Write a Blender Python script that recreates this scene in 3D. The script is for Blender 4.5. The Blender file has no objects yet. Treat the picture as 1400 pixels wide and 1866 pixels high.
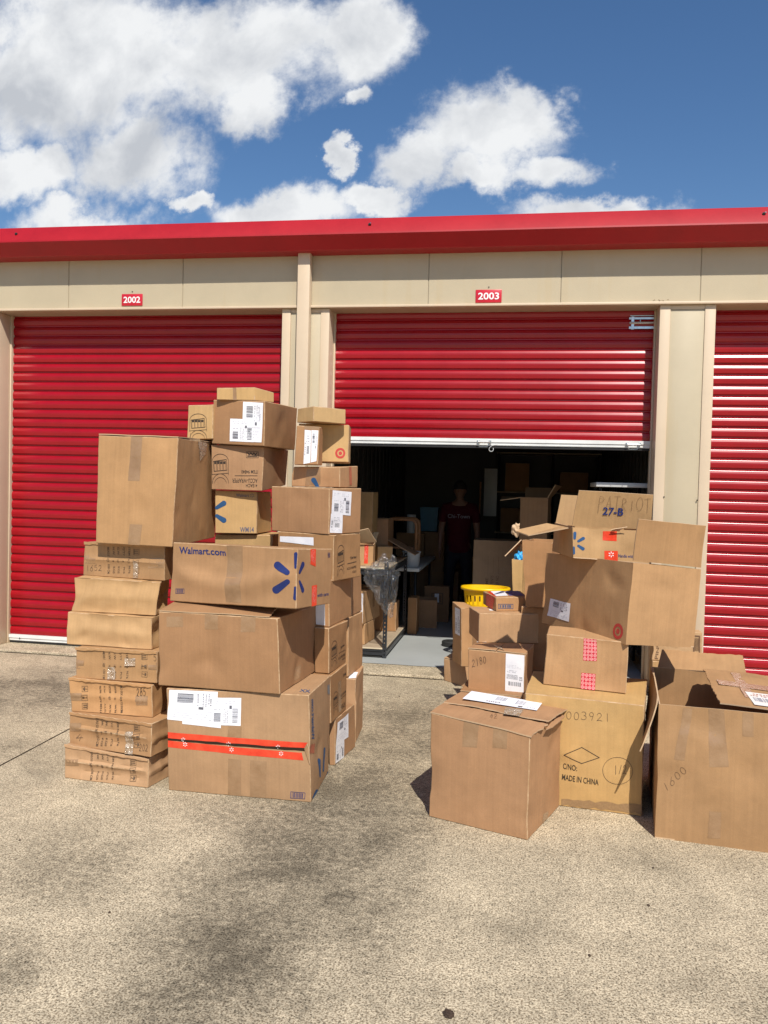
import bpy, bmesh, math, random
from mathutils import Vector, Matrix, noise
from math import radians, sin, cos, pi

C = bpy.context.scene.collection
SC = bpy.context.scene

# ------------------------------------------------------------------ camera
CAMPOS = Vector((0, 0, 1.65))
yaw, pitch, roll = radians(9.4018), radians(-1.7807), radians(1.4585)
f = Vector((-sin(yaw)*cos(pitch), cos(yaw)*cos(pitch), sin(pitch)))
r0 = f.cross(Vector((0, 0, 1))).normalized(); u0 = r0.cross(f)
rr = r0*cos(roll) + u0*sin(roll); uu = -r0*sin(roll) + u0*cos(roll)
cd = bpy.data.cameras.new('camera'); cam = bpy.data.objects.new('camera', cd); C.objects.link(cam)
m = Matrix((rr, uu, -f)).transposed().to_4x4(); m.translation = CAMPOS
cam.matrix_world = m
cd.sensor_fit = 'HORIZONTAL'; cd.sensor_width = 36; cd.lens = 36*1510/1400
cd.clip_start = .05; cd.clip_end = 2000
SC.camera = cam

# ------------------------------------------------------------------ light
SUN_EL, SUN_AZ = radians(50.5), radians(20)
sd = Vector((sin(SUN_AZ)*cos(SUN_EL), -cos(SUN_AZ)*cos(SUN_EL), sin(SUN_EL)))
ld = bpy.data.lights.new('sun', 'SUN'); ld.energy = 4.9; ld.angle = radians(.5); ld.color = (1, .95, .87)
sun = bpy.data.objects.new('sun', ld); C.objects.link(sun)
sun.rotation_euler = sd.to_track_quat('Z', 'Y').to_euler()
SC.view_settings.view_transform = 'Standard'; SC.view_settings.look = 'None'
SC.view_settings.exposure = 0.08; SC.view_settings.gamma = 1

W = bpy.data.worlds.new('World'); SC.world = W; W.use_nodes = True
nt = W.node_tree; nt.nodes.clear()
def N(nt, typ, **kw):
    n = nt.nodes.new(typ)
    for k, v in kw.items():
        if k.startswith('i_'):
            n.inputs[k[2:].replace('_', ' ')].default_value = v
        else: setattr(n, k, v)
    return n
def math_(nt, op, a, b=None, clamp=False):
    n = nt.nodes.new('ShaderNodeMath'); n.operation = op; n.use_clamp = clamp
    for i, x in enumerate((a, b)):
        if x is None: continue
        if isinstance(x, (int, float)): n.inputs[i].default_value = x
        else: nt.links.new(x, n.inputs[i])
    return n.outputs[0]
def world():
    L = nt.links.new
    out = N(nt, 'ShaderNodeOutputWorld')
    sky = N(nt, 'ShaderNodeTexSky', sky_type='NISHITA', sun_disc=False, sun_elevation=SUN_EL,
            sun_rotation=math.atan2(sd.x, sd.y), air_density=1.0, dust_density=.55, ozone_density=2.2, altitude=50)
    bg = N(nt, 'ShaderNodeBackground'); bg.inputs[1].default_value = SKY_STRENGTH
    hs = N(nt, 'ShaderNodeHueSaturation'); hs.inputs['Saturation'].default_value = 1.20; hs.inputs['Hue'].default_value = .503; L(sky.outputs[0], hs.inputs['Color']); L(hs.outputs[0], bg.inputs[0])
    tc = N(nt, 'ShaderNodeTexCoord'); d = tc.outputs['Generated']
    sep = N(nt, 'ShaderNodeSeparateXYZ'); L(d, sep.inputs[0])
    # directions on the plane y = 1 (true sky directions, the same from any camera position)
    ay = math_(nt, 'MAXIMUM', math_(nt, 'ABSOLUTE', sep.outputs[1]), .12)
    qx = math_(nt, 'DIVIDE', sep.outputs[0], ay); qz = math_(nt, 'DIVIDE', sep.outputs[2], ay)
    com = N(nt, 'ShaderNodeCombineXYZ'); L(qx, com.inputs[0]); L(qz, com.inputs[1]); L(sep.outputs[1], com.inputs[2])
    q = com.outputs[0]
    def warp(v, scale, amt, off):
        mp = N(nt, 'ShaderNodeMapping'); L(v, mp.inputs[0]); mp.inputs['Location'].default_value = off
        n = N(nt, 'ShaderNodeTexNoise'); n.inputs['Scale'].default_value = scale; n.inputs['Detail'].default_value = 8; n.inputs['Roughness'].default_value = .62; L(mp.outputs[0], n.inputs['Vector'])
        a = N(nt, 'ShaderNodeVectorMath', operation='SUBTRACT'); L(n.outputs['Color'], a.inputs[0]); a.inputs[1].default_value = (.5, .5, .5)
        b = N(nt, 'ShaderNodeVectorMath', operation='MULTIPLY_ADD'); L(a.outputs[0], b.inputs[0]); b.inputs[1].default_value = (amt, amt*.8, 0); L(v, b.inputs[2])
        return b.outputs[0]
    qw = warp(q, 7.0, .19, (2, 5, 1))
    mask = None
    for (cx, cz, rx, rz) in CLOUDS:
        a = N(nt, 'ShaderNodeVectorMath', operation='SUBTRACT'); L(qw, a.inputs[0]); a.inputs[1].default_value = (cx, cz, .9)
        b = N(nt, 'ShaderNodeVectorMath', operation='MULTIPLY'); L(a.outputs[0], b.inputs[0]); b.inputs[1].default_value = (1/rx, 1/rz, .0)
        l = N(nt, 'ShaderNodeVectorMath', operation='LENGTH'); L(b.outputs[0], l.inputs[0])
        v = math_(nt, 'MULTIPLY', math_(nt, 'SUBTRACT', 1.0, l.outputs['Value']), 1.5)
        mask = v if mask is None else math_(nt, 'SMOOTH_MAX' if False else 'MAXIMUM', mask, v)
    def fbm(scale, detail, rough, off, dist=0.0, vec=q):
        mp = N(nt, 'ShaderNodeMapping'); L(vec, mp.inputs[0]); mp.inputs['Location'].default_value = off
        n = N(nt, 'ShaderNodeTexNoise'); n.inputs['Scale'].default_value = scale; n.inputs['Detail'].default_value = detail
        n.inputs['Roughness'].default_value = rough; n.inputs['Distortion'].default_value = dist
        L(mp.outputs[0], n.inputs['Vector']); return n.outputs[0]
    n1 = fbm(5.0, 10, .62, (3, 7, 0), .25)
    n2 = fbm(22.0, 8, .6, (1, 4, 0), .1)
    nn = math_(nt, 'ADD', math_(nt, 'MULTIPLY', math_(nt, 'SUBTRACT', n1, .52), 1.5), math_(nt, 'MULTIPLY', math_(nt, 'SUBTRACT', n2, .5), 1.15))
    dens = math_(nt, 'ADD', mask, nn)
    # clouds elsewhere (behind the camera): plain broken cumulus
    nb = fbm(2.2, 9, .6, (9, 2, 5), .2, d)
    back = math_(nt, 'MULTIPLY', math_(nt, 'SUBTRACT', nb, .66), 5.0)
    isb = math_(nt, 'LESS_THAN', sep.outputs[1], .12)
    mixd = N(nt, 'ShaderNodeMix'); L(isb, mixd.inputs[0]); L(dens, mixd.inputs[2]); L(back, mixd.inputs[3])
    D = mixd.outputs[0]
    al = N(nt, 'ShaderNodeMapRange'); al.interpolation_type = 'SMOOTHERSTEP'
    L(D, al.inputs['Value']); al.inputs['From Min'].default_value = -.06; al.inputs['From Max'].default_value = .95
    # bright puffs and greyer bases
    g = fbm(7.0, 7, .55, (5, 1.06, 0), .3)
    g2 = fbm(7.0, 7, .55, (5, 1.0, 0), .3)
    lit = math_(nt, 'ADD', math_(nt, 'MULTIPLY', math_(nt, 'SUBTRACT', g, g2), 3.0), .6)
    thin = N(nt, 'ShaderNodeMapRange'); L(D, thin.inputs['Value']); thin.inputs['From Min'].default_value = .35; thin.inputs['From Max'].default_value = 1.25
    thin.inputs['To Min'].default_value = .22; thin.inputs['To Max'].default_value = -.06
    lit = math_(nt, 'ADD', lit, thin.outputs[0])
    low = N(nt, 'ShaderNodeMapRange'); L(qz, low.inputs['Value']); low.inputs['From Min'].default_value = .30; low.inputs['From Max'].default_value = .42
    low.inputs['To Min'].default_value = .3; low.inputs['To Max'].default_value = 0
    lit = math_(nt, 'ADD', lit, low.outputs[0], True)
    mc = N(nt, 'ShaderNodeMix', data_type='RGBA'); L(lit, mc.inputs[0]); mc.inputs[6].default_value = (.57, .60, .65, 1); mc.inputs[7].default_value = (.93, .945, .96, 1)
    cb = N(nt, 'ShaderNodeBackground'); L(mc.outputs[2], cb.inputs[0]); cb.inputs[1].default_value = CLOUD_STRENGTH
    al2 = math_(nt, 'MULTIPLY', al.outputs[0], math_(nt, 'GREATER_THAN', sep.outputs[2], 0.0))
    mx = N(nt, 'ShaderNodeMixShader'); L(al2, mx.inputs[0]); L(bg.outputs[0], mx.inputs[1]); L(cb.outputs[0], mx.inputs[2])
    L(mx.outputs[0], out.inputs[0])
SKY_STRENGTH, CLOUD_STRENGTH = .104, .90
CLOUDS = [(-0.573, 0.536, 0.252, 0.172), (-0.374, 0.524, 0.199, 0.099), (-0.221, 0.539, 0.086, 0.066), (-0.51, 0.408, 0.132, 0.073), (-0.64, 0.385, 0.106, 0.053), (-0.33, 0.468, 0.079, 0.046), (-0.046, 0.419, 0.113, 0.063), (0.002, 0.443, 0.063, 0.05), (-0.13, 0.394, 0.073, 0.046), (0.026, 0.375, 0.073, 0.033), (-0.057, 0.371, 0.06, 0.033), (-0.226, 0.469, 0.034, 0.023), (-0.234, 0.398, 0.02, 0.024), (-0.57, 0.327, 0.126, 0.04), (-0.313, 0.33, 0.119, 0.038), (0.071, 0.323, 0.132, 0.03), (-0.189, 0.35, 0.06, 0.023), (-0.435, 0.351, 0.04, 0.02)]
world()

# ------------------------------------------------------------------ materials
MAT = {}
def newmat(name, rough=.6, color=(.5,.5,.5), spec=.5, metallic=0.0):
    m = bpy.data.materials.new(name); m.use_nodes = True
    b = m.node_tree.nodes['Principled BSDF']
    b.inputs['Base Color'].default_value = (*color, 1); b.inputs['Roughness'].default_value = rough
    b.inputs['Specular IOR Level'].default_value = spec; b.inputs['Metallic'].default_value = metallic
    MAT[name] = m; return m, m.node_tree, b
def noise_col(t, b, c1, c2, scale, detail=6, rough=.6, coord='Object', lo=.35, hi=.65, stretch=None):
    tc = N(t, 'ShaderNodeTexCoord'); v = tc.outputs[coord]
    if stretch:
        mp = N(t, 'ShaderNodeMapping'); t.links.new(v, mp.inputs[0]); mp.inputs['Scale'].default_value = stretch; v = mp.outputs[0]
    n = N(t, 'ShaderNodeTexNoise'); t.links.new(v, n.inputs['Vector']); n.inputs['Scale'].default_value = scale
    n.inputs['Detail'].default_value = detail; n.inputs['Roughness'].default_value = rough
    mr = N(t, 'ShaderNodeMapRange'); t.links.new(n.outputs[0], mr.inputs['Value']); mr.inputs['From Min'].default_value = lo; mr.inputs['From Max'].default_value = hi
    mx = N(t, 'ShaderNodeMix', data_type='RGBA'); t.links.new(mr.outputs[0], mx.inputs[0]); mx.inputs[6].default_value = (*c1, 1); mx.inputs[7].default_value = (*c2, 1)
    if b: t.links.new(mx.outputs[2], b.inputs['Base Color'])
    return n, mx
def bump(t, b, h, strength=.3, dist=.01):
    bp = N(t, 'ShaderNodeBump'); t.links.new(h, bp.inputs['Height']); bp.inputs['Strength'].default_value = strength; bp.inputs['Distance'].default_value = dist
    t.links.new(bp.outputs[0], b.inputs['Normal'])
def simple(name, color, rough=.5, spec=.5, metallic=0.0, var=.12, scale=8):
    m, t, b = newmat(name, rough, color, spec, metallic)
    if var: noise_col(t, b, tuple(c*(1-var) for c in color), tuple(min(1, c*(1+var)) for c in color), scale)
    return m

def cardboard():
    m, t, b = newmat('cardboard', .72, (.46, .28, .15), .28)
    L = t.links.new
    oi = N(t, 'ShaderNodeObjectInfo'); uv = N(t, 'ShaderNodeUVMap')
    addv = N(t, 'ShaderNodeVectorMath', operation='MULTIPLY_ADD'); L(oi.outputs['Random'], addv.inputs[0]); addv.inputs[1].default_value = (17, 23, 5); L(uv.outputs[0], addv.inputs[2])
    def nz(scale, detail, rough, stretch=(1, 1, 1)):
        mp = N(t, 'ShaderNodeMapping'); L(addv.outputs[0], mp.inputs[0]); mp.inputs['Scale'].default_value = stretch
        n = N(t, 'ShaderNodeTexNoise'); L(mp.outputs[0], n.inputs['Vector']); n.inputs['Scale'].default_value = scale
        n.inputs['Detail'].default_value = detail; n.inputs['Roughness'].default_value = rough; return n.outputs[0]
    big = nz(4.0, 5, .6); fine = nz(260, 3, .7); flute = nz(60, 2, .5, (1, .02, 1)); blot = nz(11, 6, .65)
    def rng(x, a, b_, lo=.3, hi=.7):
        r = N(t, 'ShaderNodeMapRange'); L(x, r.inputs['Value']); r.inputs['From Min'].default_value = lo; r.inputs['From Max'].default_value = hi
        r.inputs['To Min'].default_value = a; r.inputs['To Max'].default_value = b_; return r.outputs[0]
    fac = math_(t, 'MULTIPLY', math_(t, 'MULTIPLY', rng(big, .90, 1.09), rng(fine, .95, 1.05)), math_(t, 'MULTIPLY', rng(flute, .955, 1.04), rng(blot, .94, 1.05)))
    # scuffs: pale rubbed fibres and grubby marks
    sc = nz(26, 8, .75, (1, 2.2, 1)); scm = rng(sc, 0, 1, .66, .74)
    vm = N(t, 'ShaderNodeVectorMath', operation='SCALE'); L(oi.outputs['Color'], vm.inputs[0]); L(fac, vm.inputs['Scale'])
    mx = N(t, 'ShaderNodeMix', data_type='RGBA'); L(math_(t, 'MULTIPLY', scm, .35), mx.inputs[0]); L(vm.outputs[0], mx.inputs[6]); mx.inputs[7].default_value = (.60, .44, .29, 1)
    dk = nz(15, 7, .7, (2, 1, 1)); dkm = rng(dk, 0, 1, .68, .76)
    mx2 = N(t, 'ShaderNodeMix', data_type='RGBA'); L(math_(t, 'MULTIPLY', dkm, .4), mx2.inputs[0]); L(mx.outputs[2], mx2.inputs[6]); mx2.inputs[7].default_value = (.19, .12, .075, 1)
    L(mx2.outputs[2], b.inputs['Base Color'])
    h = math_(t, 'ADD', math_(t, 'MULTIPLY', flute, .5), math_(t, 'ADD', math_(t, 'MULTIPLY', fine, .25), math_(t, 'MULTIPLY', blot, 1.2)))
    bump(t, b, h, .35, .004)
cardboard()
m, t, b = newmat('cut_edge', .8, (.55, .38, .23), .2)
m, t, b = newmat('worn_edge', .8, (.5, .34, .19), .2); noise_col(t, b, (.37, .225, .115), (.52, .355, .21), 16, 8, .75, lo=.42, hi=.6)
simple('dark_joint_gap_shade', (.035, .022, .014), .9, .1, var=0)  # dark joints, and the shade painted between carton flaps
# clear parcel tape over kraft: a bit darker, glossy
m, t, b = newmat('tape', .22, (.36, .215, .115), .6); n, _ = noise_col(t, b, (.285, .165, .082), (.36, .22, .118), 9, coord='Object'); bump(t, b, n.outputs[0], .5, .01)
m, t, b = newmat('gloss', .12, (.52, .40, .29), .9); n, _ = noise_col(t, b, (.38, .255, .15), (.60, .50, .40), 45, lo=.45, hi=.68); bump(t, b, n.outputs[0], 1.0, .02)
m, t, b = newmat('redtape', .3, (.75, .055, .02), .5); n, _ = noise_col(t, b, (.66, .045, .018), (.80, .075, .03), 20); bump(t, b, n.outputs[0], .3, .006)
m, t, b = newmat('paper', .5, (.82, .82, .85), .4); n, _ = noise_col(t, b, (.76, .76, .80), (.85, .85, .87), 12); bump(t, b, n.outputs[0], .25, .006)
m, t, b = newmat('paper_warm', .55, (.80, .76, .70), .3); noise_col(t, b, (.74, .70, .64), (.84, .81, .76), 12)
INK = dict(black=(.045, .033, .026), serif=(.04, .028, .018), blue=(.017, .030, .135), blue2=(.022, .078, .19), bluegrey=(.12, .115, .16), redink=(.50, .055, .045),
           brownink=(.16, .09, .05), label=(.13, .13, .15), faded=(.11, .07, .042), white=(.85, .83, .80), grey=(.34, .34, .38), lgrey=(.62, .62, .66), purple=(.10, .08, .20), red=(.70, .04, .03),
           redfaint=(.42, .13, .07), bluefaint=(.22, .22, .22), stain=(.30, .185, .09), pink=(.78, .50, .45), polkared=(.55, .03, .05), tapewhite=(.82, .42, .40))
for k, v in INK.items(): simple('ink_'+k, v, .6, .3, var=.10, scale=90)

# beige stucco-embossed steel
def beige(name, c, bumpy):
    m, t, b = newmat(name, .42, c, .4)
    n, mx = noise_col(t, b, tuple(x*.93 for x in c), tuple(min(1, x*1.05) for x in c), 1.6, 6, .65, lo=.3, hi=.7)
    # dirt runs
    tc = N(t, 'ShaderNodeTexCoord'); mp = N(t, 'ShaderNodeMapping'); t.links.new(tc.outputs['Object'], mp.inputs[0]); mp.inputs['Scale'].default_value = (5, 1, .55)
    n3 = N(t, 'ShaderNodeTexNoise'); t.links.new(mp.outputs[0], n3.inputs['Vector']); n3.inputs['Scale'].default_value = 1.4; n3.inputs['Detail'].default_value = 8
    r3 = N(t, 'ShaderNodeMapRange'); t.links.new(n3.outputs[0], r3.inputs['Value']); r3.inputs['From Min'].default_value = .58; r3.inputs['From Max'].default_value = .78
    mm = N(t, 'ShaderNodeMix', data_type='RGBA'); t.links.new(math_(t, 'MULTIPLY', r3.outputs[0], .35), mm.inputs[0]); t.links.new(mx.outputs[2], mm.inputs[6]); mm.inputs[7].default_value = (c[0]*.95, c[1]*.80, c[2]*.55, 1)
    t.links.new(mm.outputs[2], b.inputs['Base Color'])
    if bumpy:
        n2 = N(t, 'ShaderNodeTexVoronoi'); t.links.new(tc.outputs['Object'], n2.inputs['Vector']); n2.inputs['Scale'].default_value = 230
        bump(t, b, n2.outputs[0], .28, .002)
    else: bump(t, b, n.outputs[0], .15, .01)
beige('beige_panel', (.485, .41, .28), True)
beige('beige_trim', (.60, .475, .335), False)
# red painted steel
def redsteel(name, c, rough):
    m, t, b = newmat(name, rough, c, .5)
    n, mx = noise_col(t, b, tuple(x*.9 for x in c), tuple(min(1, x*1.1) for x in c), 3, 8, .7, lo=.3, hi=.7)
    mr = N(t, 'ShaderNodeMapRange'); t.links.new(n.outputs[0], mr.inputs['Value']); mr.inputs['To Min'].default_value = rough*.9; mr.inputs['To Max'].default_value = rough*1.25
    t.links.new(mr.outputs[0], b.inputs['Roughness'])
redsteel('door_red', (.315, .0025, .009), .21)
redsteel('fascia_red', (.36, .0015, .007), .45)
simple('sign_red', (.52, .012, .03), .35, var=.05)
simple('sign_white', (.82, .82, .80), .4, var=.03)
simple('white_metal', (.74, .75, .72), .35, var=.08, scale=5)
simple('galvanised', (.42, .43, .44), .35, .5, .6, var=.2, scale=25)
simple('chrome', (.6, .6, .6), .25, .5, 1.0, var=.1, scale=30)
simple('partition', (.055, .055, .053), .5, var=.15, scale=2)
simple('black_steel', (.022, .024, .028), .35, var=.2, scale=10)
simple('mdf', (.36, .28, .19), .7, var=.1, scale=12)
simple('mdf_edge', (.62, .52, .36), .7, var=.05)
simple('rubber', (.018, .018, .018), .7, var=.2)
simple('bent_wood', (.42, .20, .09), .4, var=.15, scale=20)
simple('white_plastic', (.62, .63, .62), .35, var=.04)
simple('yellow_plastic', (.85, .50, .005), .3, var=.04)
simple('blue_plastic', (.03, .16, .26), .4, var=.1)
simple('bright_blue', (.04, .36, .70), .35, var=.35, scale=30)
simple('floor_paint', (.36, .375, .365), .45, var=.07, scale=1.2)
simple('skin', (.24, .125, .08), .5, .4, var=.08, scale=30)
simple('hair', (.012, .009, .008), .6, var=.2, scale=90)
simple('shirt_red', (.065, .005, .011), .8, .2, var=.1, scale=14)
simple('trousers', (.02, .022, .03), .8, .2, var=.2, scale=14)
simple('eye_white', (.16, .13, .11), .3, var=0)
simple('leaf', (.05, .03, .018), .8, var=.3, scale=60)
# clear stretch film
m = bpy.data.materials.new('clear_film'); m.use_nodes = True; MAT['clear_film'] = m; t = m.node_tree; t.nodes.clear()
o = N(t, 'ShaderNodeOutputMaterial'); tr = N(t, 'ShaderNodeBsdfTransparent'); gl = N(t, 'ShaderNodeBsdfGlossy'); gl.inputs['Roughness'].default_value = .10
df = N(t, 'ShaderNodeBsdfDiffuse'); df.inputs[0].default_value = (.30, .33, .35, 1)
mA = N(t, 'ShaderNodeMixShader'); mA.inputs[0].default_value = .22; t.links.new(gl.outputs[0], mA.inputs[1]); t.links.new(df.outputs[0], mA.inputs[2])
lw = N(t, 'ShaderNodeLayerWeight'); lw.inputs[0].default_value = .35
mr = N(t, 'ShaderNodeMapRange'); t.links.new(lw.outputs['Facing'], mr.inputs['Value']); mr.inputs['To Min'].default_value = .07; mr.inputs['To Max'].default_value = .50
mB = N(t, 'ShaderNodeMixShader'); t.links.new(mr.outputs[0], mB.inputs[0]); t.links.new(tr.outputs[0], mB.inputs[1]); t.links.new(mA.outputs[0], mB.inputs[2]); t.links.new(mB.outputs[0], o.inputs[0])

# concrete yard: weathered broom/exposed fines, pits and large stains
def concrete(name, edge=False):
    m, t, b = newmat(name, .82, (.36, .31, .24), .25)
    L = t.links.new; tc = N(t, 'ShaderNodeTexCoord'); P = tc.outputs['Object']
    def nz(scale, detail, rough=.6, dist=0, loc=(0, 0, 0), st=(1, 1, 1)):
        mp = N(t, 'ShaderNodeMapping'); L(P, mp.inputs[0]); mp.inputs['Location'].default_value = loc; mp.inputs['Scale'].default_value = st
        n = N(t, 'ShaderNodeTexNoise'); L(mp.outputs[0], n.inputs['Vector']); n.inputs['Scale'].default_value = scale; n.inputs['Detail'].default_value = detail
        n.inputs['Roughness'].default_value = rough; n.inputs['Distortion'].default_value = dist; return n.outputs[0]
    def rng(x, lo, hi, a=0, b_=1):
        r = N(t, 'ShaderNodeMapRange'); L(x, r.inputs['Value']); r.inputs['From Min'].default_value = lo; r.inputs['From Max'].default_value = hi
        r.inputs['To Min'].default_value = a; r.inputs['To Max'].default_value = b_; return r.outputs[0]
    fine = nz(130, 4, .6); mid = nz(38, 7, .72); big = nz(1.5, 6, .62, .3); tiny = nz(260, 3, .6)
    base = N(t, 'ShaderNodeMix', data_type='RGBA'); L(rng(fine, .40, .56), base.inputs[0]); base.inputs[6].default_value = (.225, .172, .110, 1); base.inputs[7].default_value = (.60, .505, .355, 1)
    m2 = N(t, 'ShaderNodeMix', data_type='RGBA', blend_type='MULTIPLY'); m2.inputs[0].default_value = 1; L(base.outputs[2], m2.inputs[6])
    g = math_(t, 'MULTIPLY', rng(mid, .36, .62, .74, 1.14), rng(tiny, .3, .7, .86, 1.12))
    # pits
    vo = N(t, 'ShaderNodeTexVoronoi'); L(P, vo.inputs['Vector']); vo.inputs['Scale'].default_value = 85; vo.inputs['Randomness'].default_value = 1
    sc_ = N(t, 'ShaderNodeSeparateColor'); L(vo.outputs['Color'], sc_.inputs[0])
    pd = rng(math_(t, 'ADD', vo.outputs['Distance'], math_(t, 'MULTIPLY', math_(t, 'SUBTRACT', tiny, .5), .5)), .22, .34)
    pit = math_(t, 'MAXIMUM', pd, rng(math_(t, 'ADD', sc_.outputs[0], math_(t, 'MULTIPLY', math_(t, 'SUBTRACT', mid, .5), 1.2)), .30, .40), True)
    pit = rng(pit, 0, 1, .42, 1)
    g = math_(t, 'MULTIPLY', g, pit)
    # big stains: clouds of mildew with their own places on the slab
    st = None
    for (x, y, rx, ry, k) in [(-.75, 5.6, .75, 1.5, .8), (-.95, 4.3, .75, 1.1, 1.0), (-.9, 3.5, .60, .95, 1.0), (-.95, 2.75, .42, .75, 1.0), (-.55, 3.0, .30, .6, .6), (-1.9, 3.2, .5, .55, .45), (-1.75, 2.45, .3, .4, .55), (.85, 2.75, .35, .3, .35), (-3.7, 5.9, 1.3, .9, .8), (-3.3, 4.5, .5, .6, .5), (.1, 2.2, .5, .25, .3)]:
        a = N(t, 'ShaderNodeVectorMath', operation='SUBTRACT'); L(P, a.inputs[0]); a.inputs[1].default_value = (x, y, 0)
        s = N(t, 'ShaderNodeVectorMath', operation='MULTIPLY'); L(a.outputs[0], s.inputs[0]); s.inputs[1].default_value = (1/rx, 1/ry, 0)
        l = N(t, 'ShaderNodeVectorMath', operation='LENGTH'); L(s.outputs[0], l.inputs[0])
        v = math_(t, 'MULTIPLY', rng(l.outputs['Value'], 1.2, .1), k)
        st = v if st is None else math_(t, 'MAXIMUM', st, v)
    brk = math_(t, 'ADD', math_(t, 'MULTIPLY', math_(t, 'SUBTRACT', nz(2.6, 10, .72, .5), .5), 2.0), math_(t, 'MULTIPLY', math_(t, 'SUBTRACT', nz(30, 5, .7), .5), 2.2))
    sm = math_(t, 'MULTIPLY', rng(math_(t, 'ADD', st, brk), .05, 1.05), rng(st, 0, .30))
    sm = math_(t, 'MAXIMUM', sm, math_(t, 'MULTIPLY', rng(big, .50, .70), .45))
    g = math_(t, 'MULTIPLY', g, rng(sm, 0, 1, 1.08, .38))
    # light bleached streaks
    g = math_(t, 'MULTIPLY', g, rng(nz(1.9, 12, .78, .2, (4, 9, 0)), .36, .62, .74, 1.14))
    cmb = N(t, 'ShaderNodeCombineColor'); L(g, cmb.inputs[0]); L(g, cmb.inputs[1]); L(math_(t, 'MULTIPLY', g, .99), cmb.inputs[2]); L(cmb.outputs[0], m2.inputs[7])
    L(m2.outputs[2], b.inputs['Base Color'])
    h = math_(t, 'ADD', math_(t, 'MULTIPLY', fine, .6), math_(t, 'ADD', math_(t, 'MULTIPLY', mid, .5), math_(t, 'MULTIPLY', pit, .5)))
    bump(t, b, h, .55, .006)
concrete('concrete')

# ------------------------------------------------------------------ object helpers
def tag(o, label=None, cat=None, group=None, kind=None):
    if label: o['label'] = label
    if cat: o['category'] = cat
    if group: o['group'] = group
    if kind: o['kind'] = kind
    return o
def empty(name, loc, label=None, cat=None, group=None, kind=None):
    o = bpy.data.objects.new(name, None); C.objects.link(o); o.location = loc; o.empty_display_size = .1
    return tag(o, label, cat, group, kind)
def link(name, bm_or_me, mats, parent=None, smooth=False, color=None, sharp=None):
    if isinstance(bm_or_me, bmesh.types.BMesh):
        me = bpy.data.meshes.new(name); bm_or_me.to_mesh(me); bm_or_me.free()
    else: me = bm_or_me
    if isinstance(mats, str): mats = [mats]
    for x in mats: me.materials.append(MAT[x])
    o = bpy.data.objects.new(name, me); C.objects.link(o)
    if parent is not None:
        o.parent = parent; w = Vector((0, 0, 0)); p = parent
        while p is not None: w += p.location; p = p.parent
        me.transform(Matrix.Translation(-w))          # meshes are written in world coordinates
    if smooth or sharp:
        me.shade_smooth()
        if sharp: me.set_sharp_from_angle(angle=radians(sharp))
    if color: o.color = (*color, 1)
    return o
def centre_origin(o):
    """move a top-level mesh's origin to its base"""
    me = o.data; xs = [v.co for v in me.vertices]
    c = Vector(((min(v.x for v in xs)+max(v.x for v in xs))/2, (min(v.y for v in xs)+max(v.y for v in xs))/2, min(v.z for v in xs)))
    me.transform(Matrix.Translation(-c)); o.location = c; return o
def bx(bm, x0, x1, y0, y1, z0, z1, mi=0):
    vs = [bm.verts.new(p) for p in [(x0,y0,z0),(x1,y0,z0),(x1,y1,z0),(x0,y1,z0),(x0,y0,z1),(x1,y0,z1),(x1,y1,z1),(x0,y1,z1)]]
    for q in [(0,3,2,1),(4,5,6,7),(0,1,5,4),(1,2,6,5),(2,3,7,6),(3,0,4,7)]:
        bm.faces.new([vs[i] for i in q]).material_index = mi
    return vs
def box_obj(name, dims, mat, parent=None, bev=.004, **k):
    bm = bmesh.new(); bx(bm, *dims)
    if bev: bmesh.ops.bevel(bm, geom=list(bm.edges), offset=bev, segments=2, affect='EDGES', profile=.5)
    return link(name, bm, mat, parent, sharp=35, **k)
def tube(bm, pts, r, n=10, mi=0, cap=True):
    pts = [Vector(p) for p in pts]; rings = []
    rs = r if isinstance(r, (list, tuple)) else [r]*len(pts)
    up = None
    for i, p in enumerate(pts):
        d = (pts[min(i+1, len(pts)-1)] - pts[max(i-1, 0)]).normalized()
        if up is None: up = d.orthogonal().normalized()
        up = (up - d*up.dot(d)).normalized(); s = d.cross(up)
        rings.append([bm.verts.new(p + (up*cos(2*pi*k/n) + s*sin(2*pi*k/n))*rs[i]) for k in range(n)])
    for a, b_ in zip(rings, rings[1:]):
        for k in range(n): bm.faces.new([a[k], a[(k+1) % n], b_[(k+1) % n], b_[k]]).material_index = mi
    if cap:
        bm.faces.new(list(reversed(rings[0]))).material_index = mi; bm.faces.new(rings[-1]).material_index = mi
def lathe(bm, c, prof, n=28, sx=1, sy=1, cap=False, mi=0):
    rings = [[bm.verts.new((c[0]+r*sx*cos(2*pi*k/n), c[1]+r*sy*sin(2*pi*k/n), c[2]+z)) for k in range(n)] for r, z in prof]
    for a, b_ in zip(rings, rings[1:]):
        for k in range(n): bm.faces.new([a[k], a[(k+1) % n], b_[(k+1) % n], b_[k]]).material_index = mi
    if cap: bm.faces.new(list(reversed(rings[0])))

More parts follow.
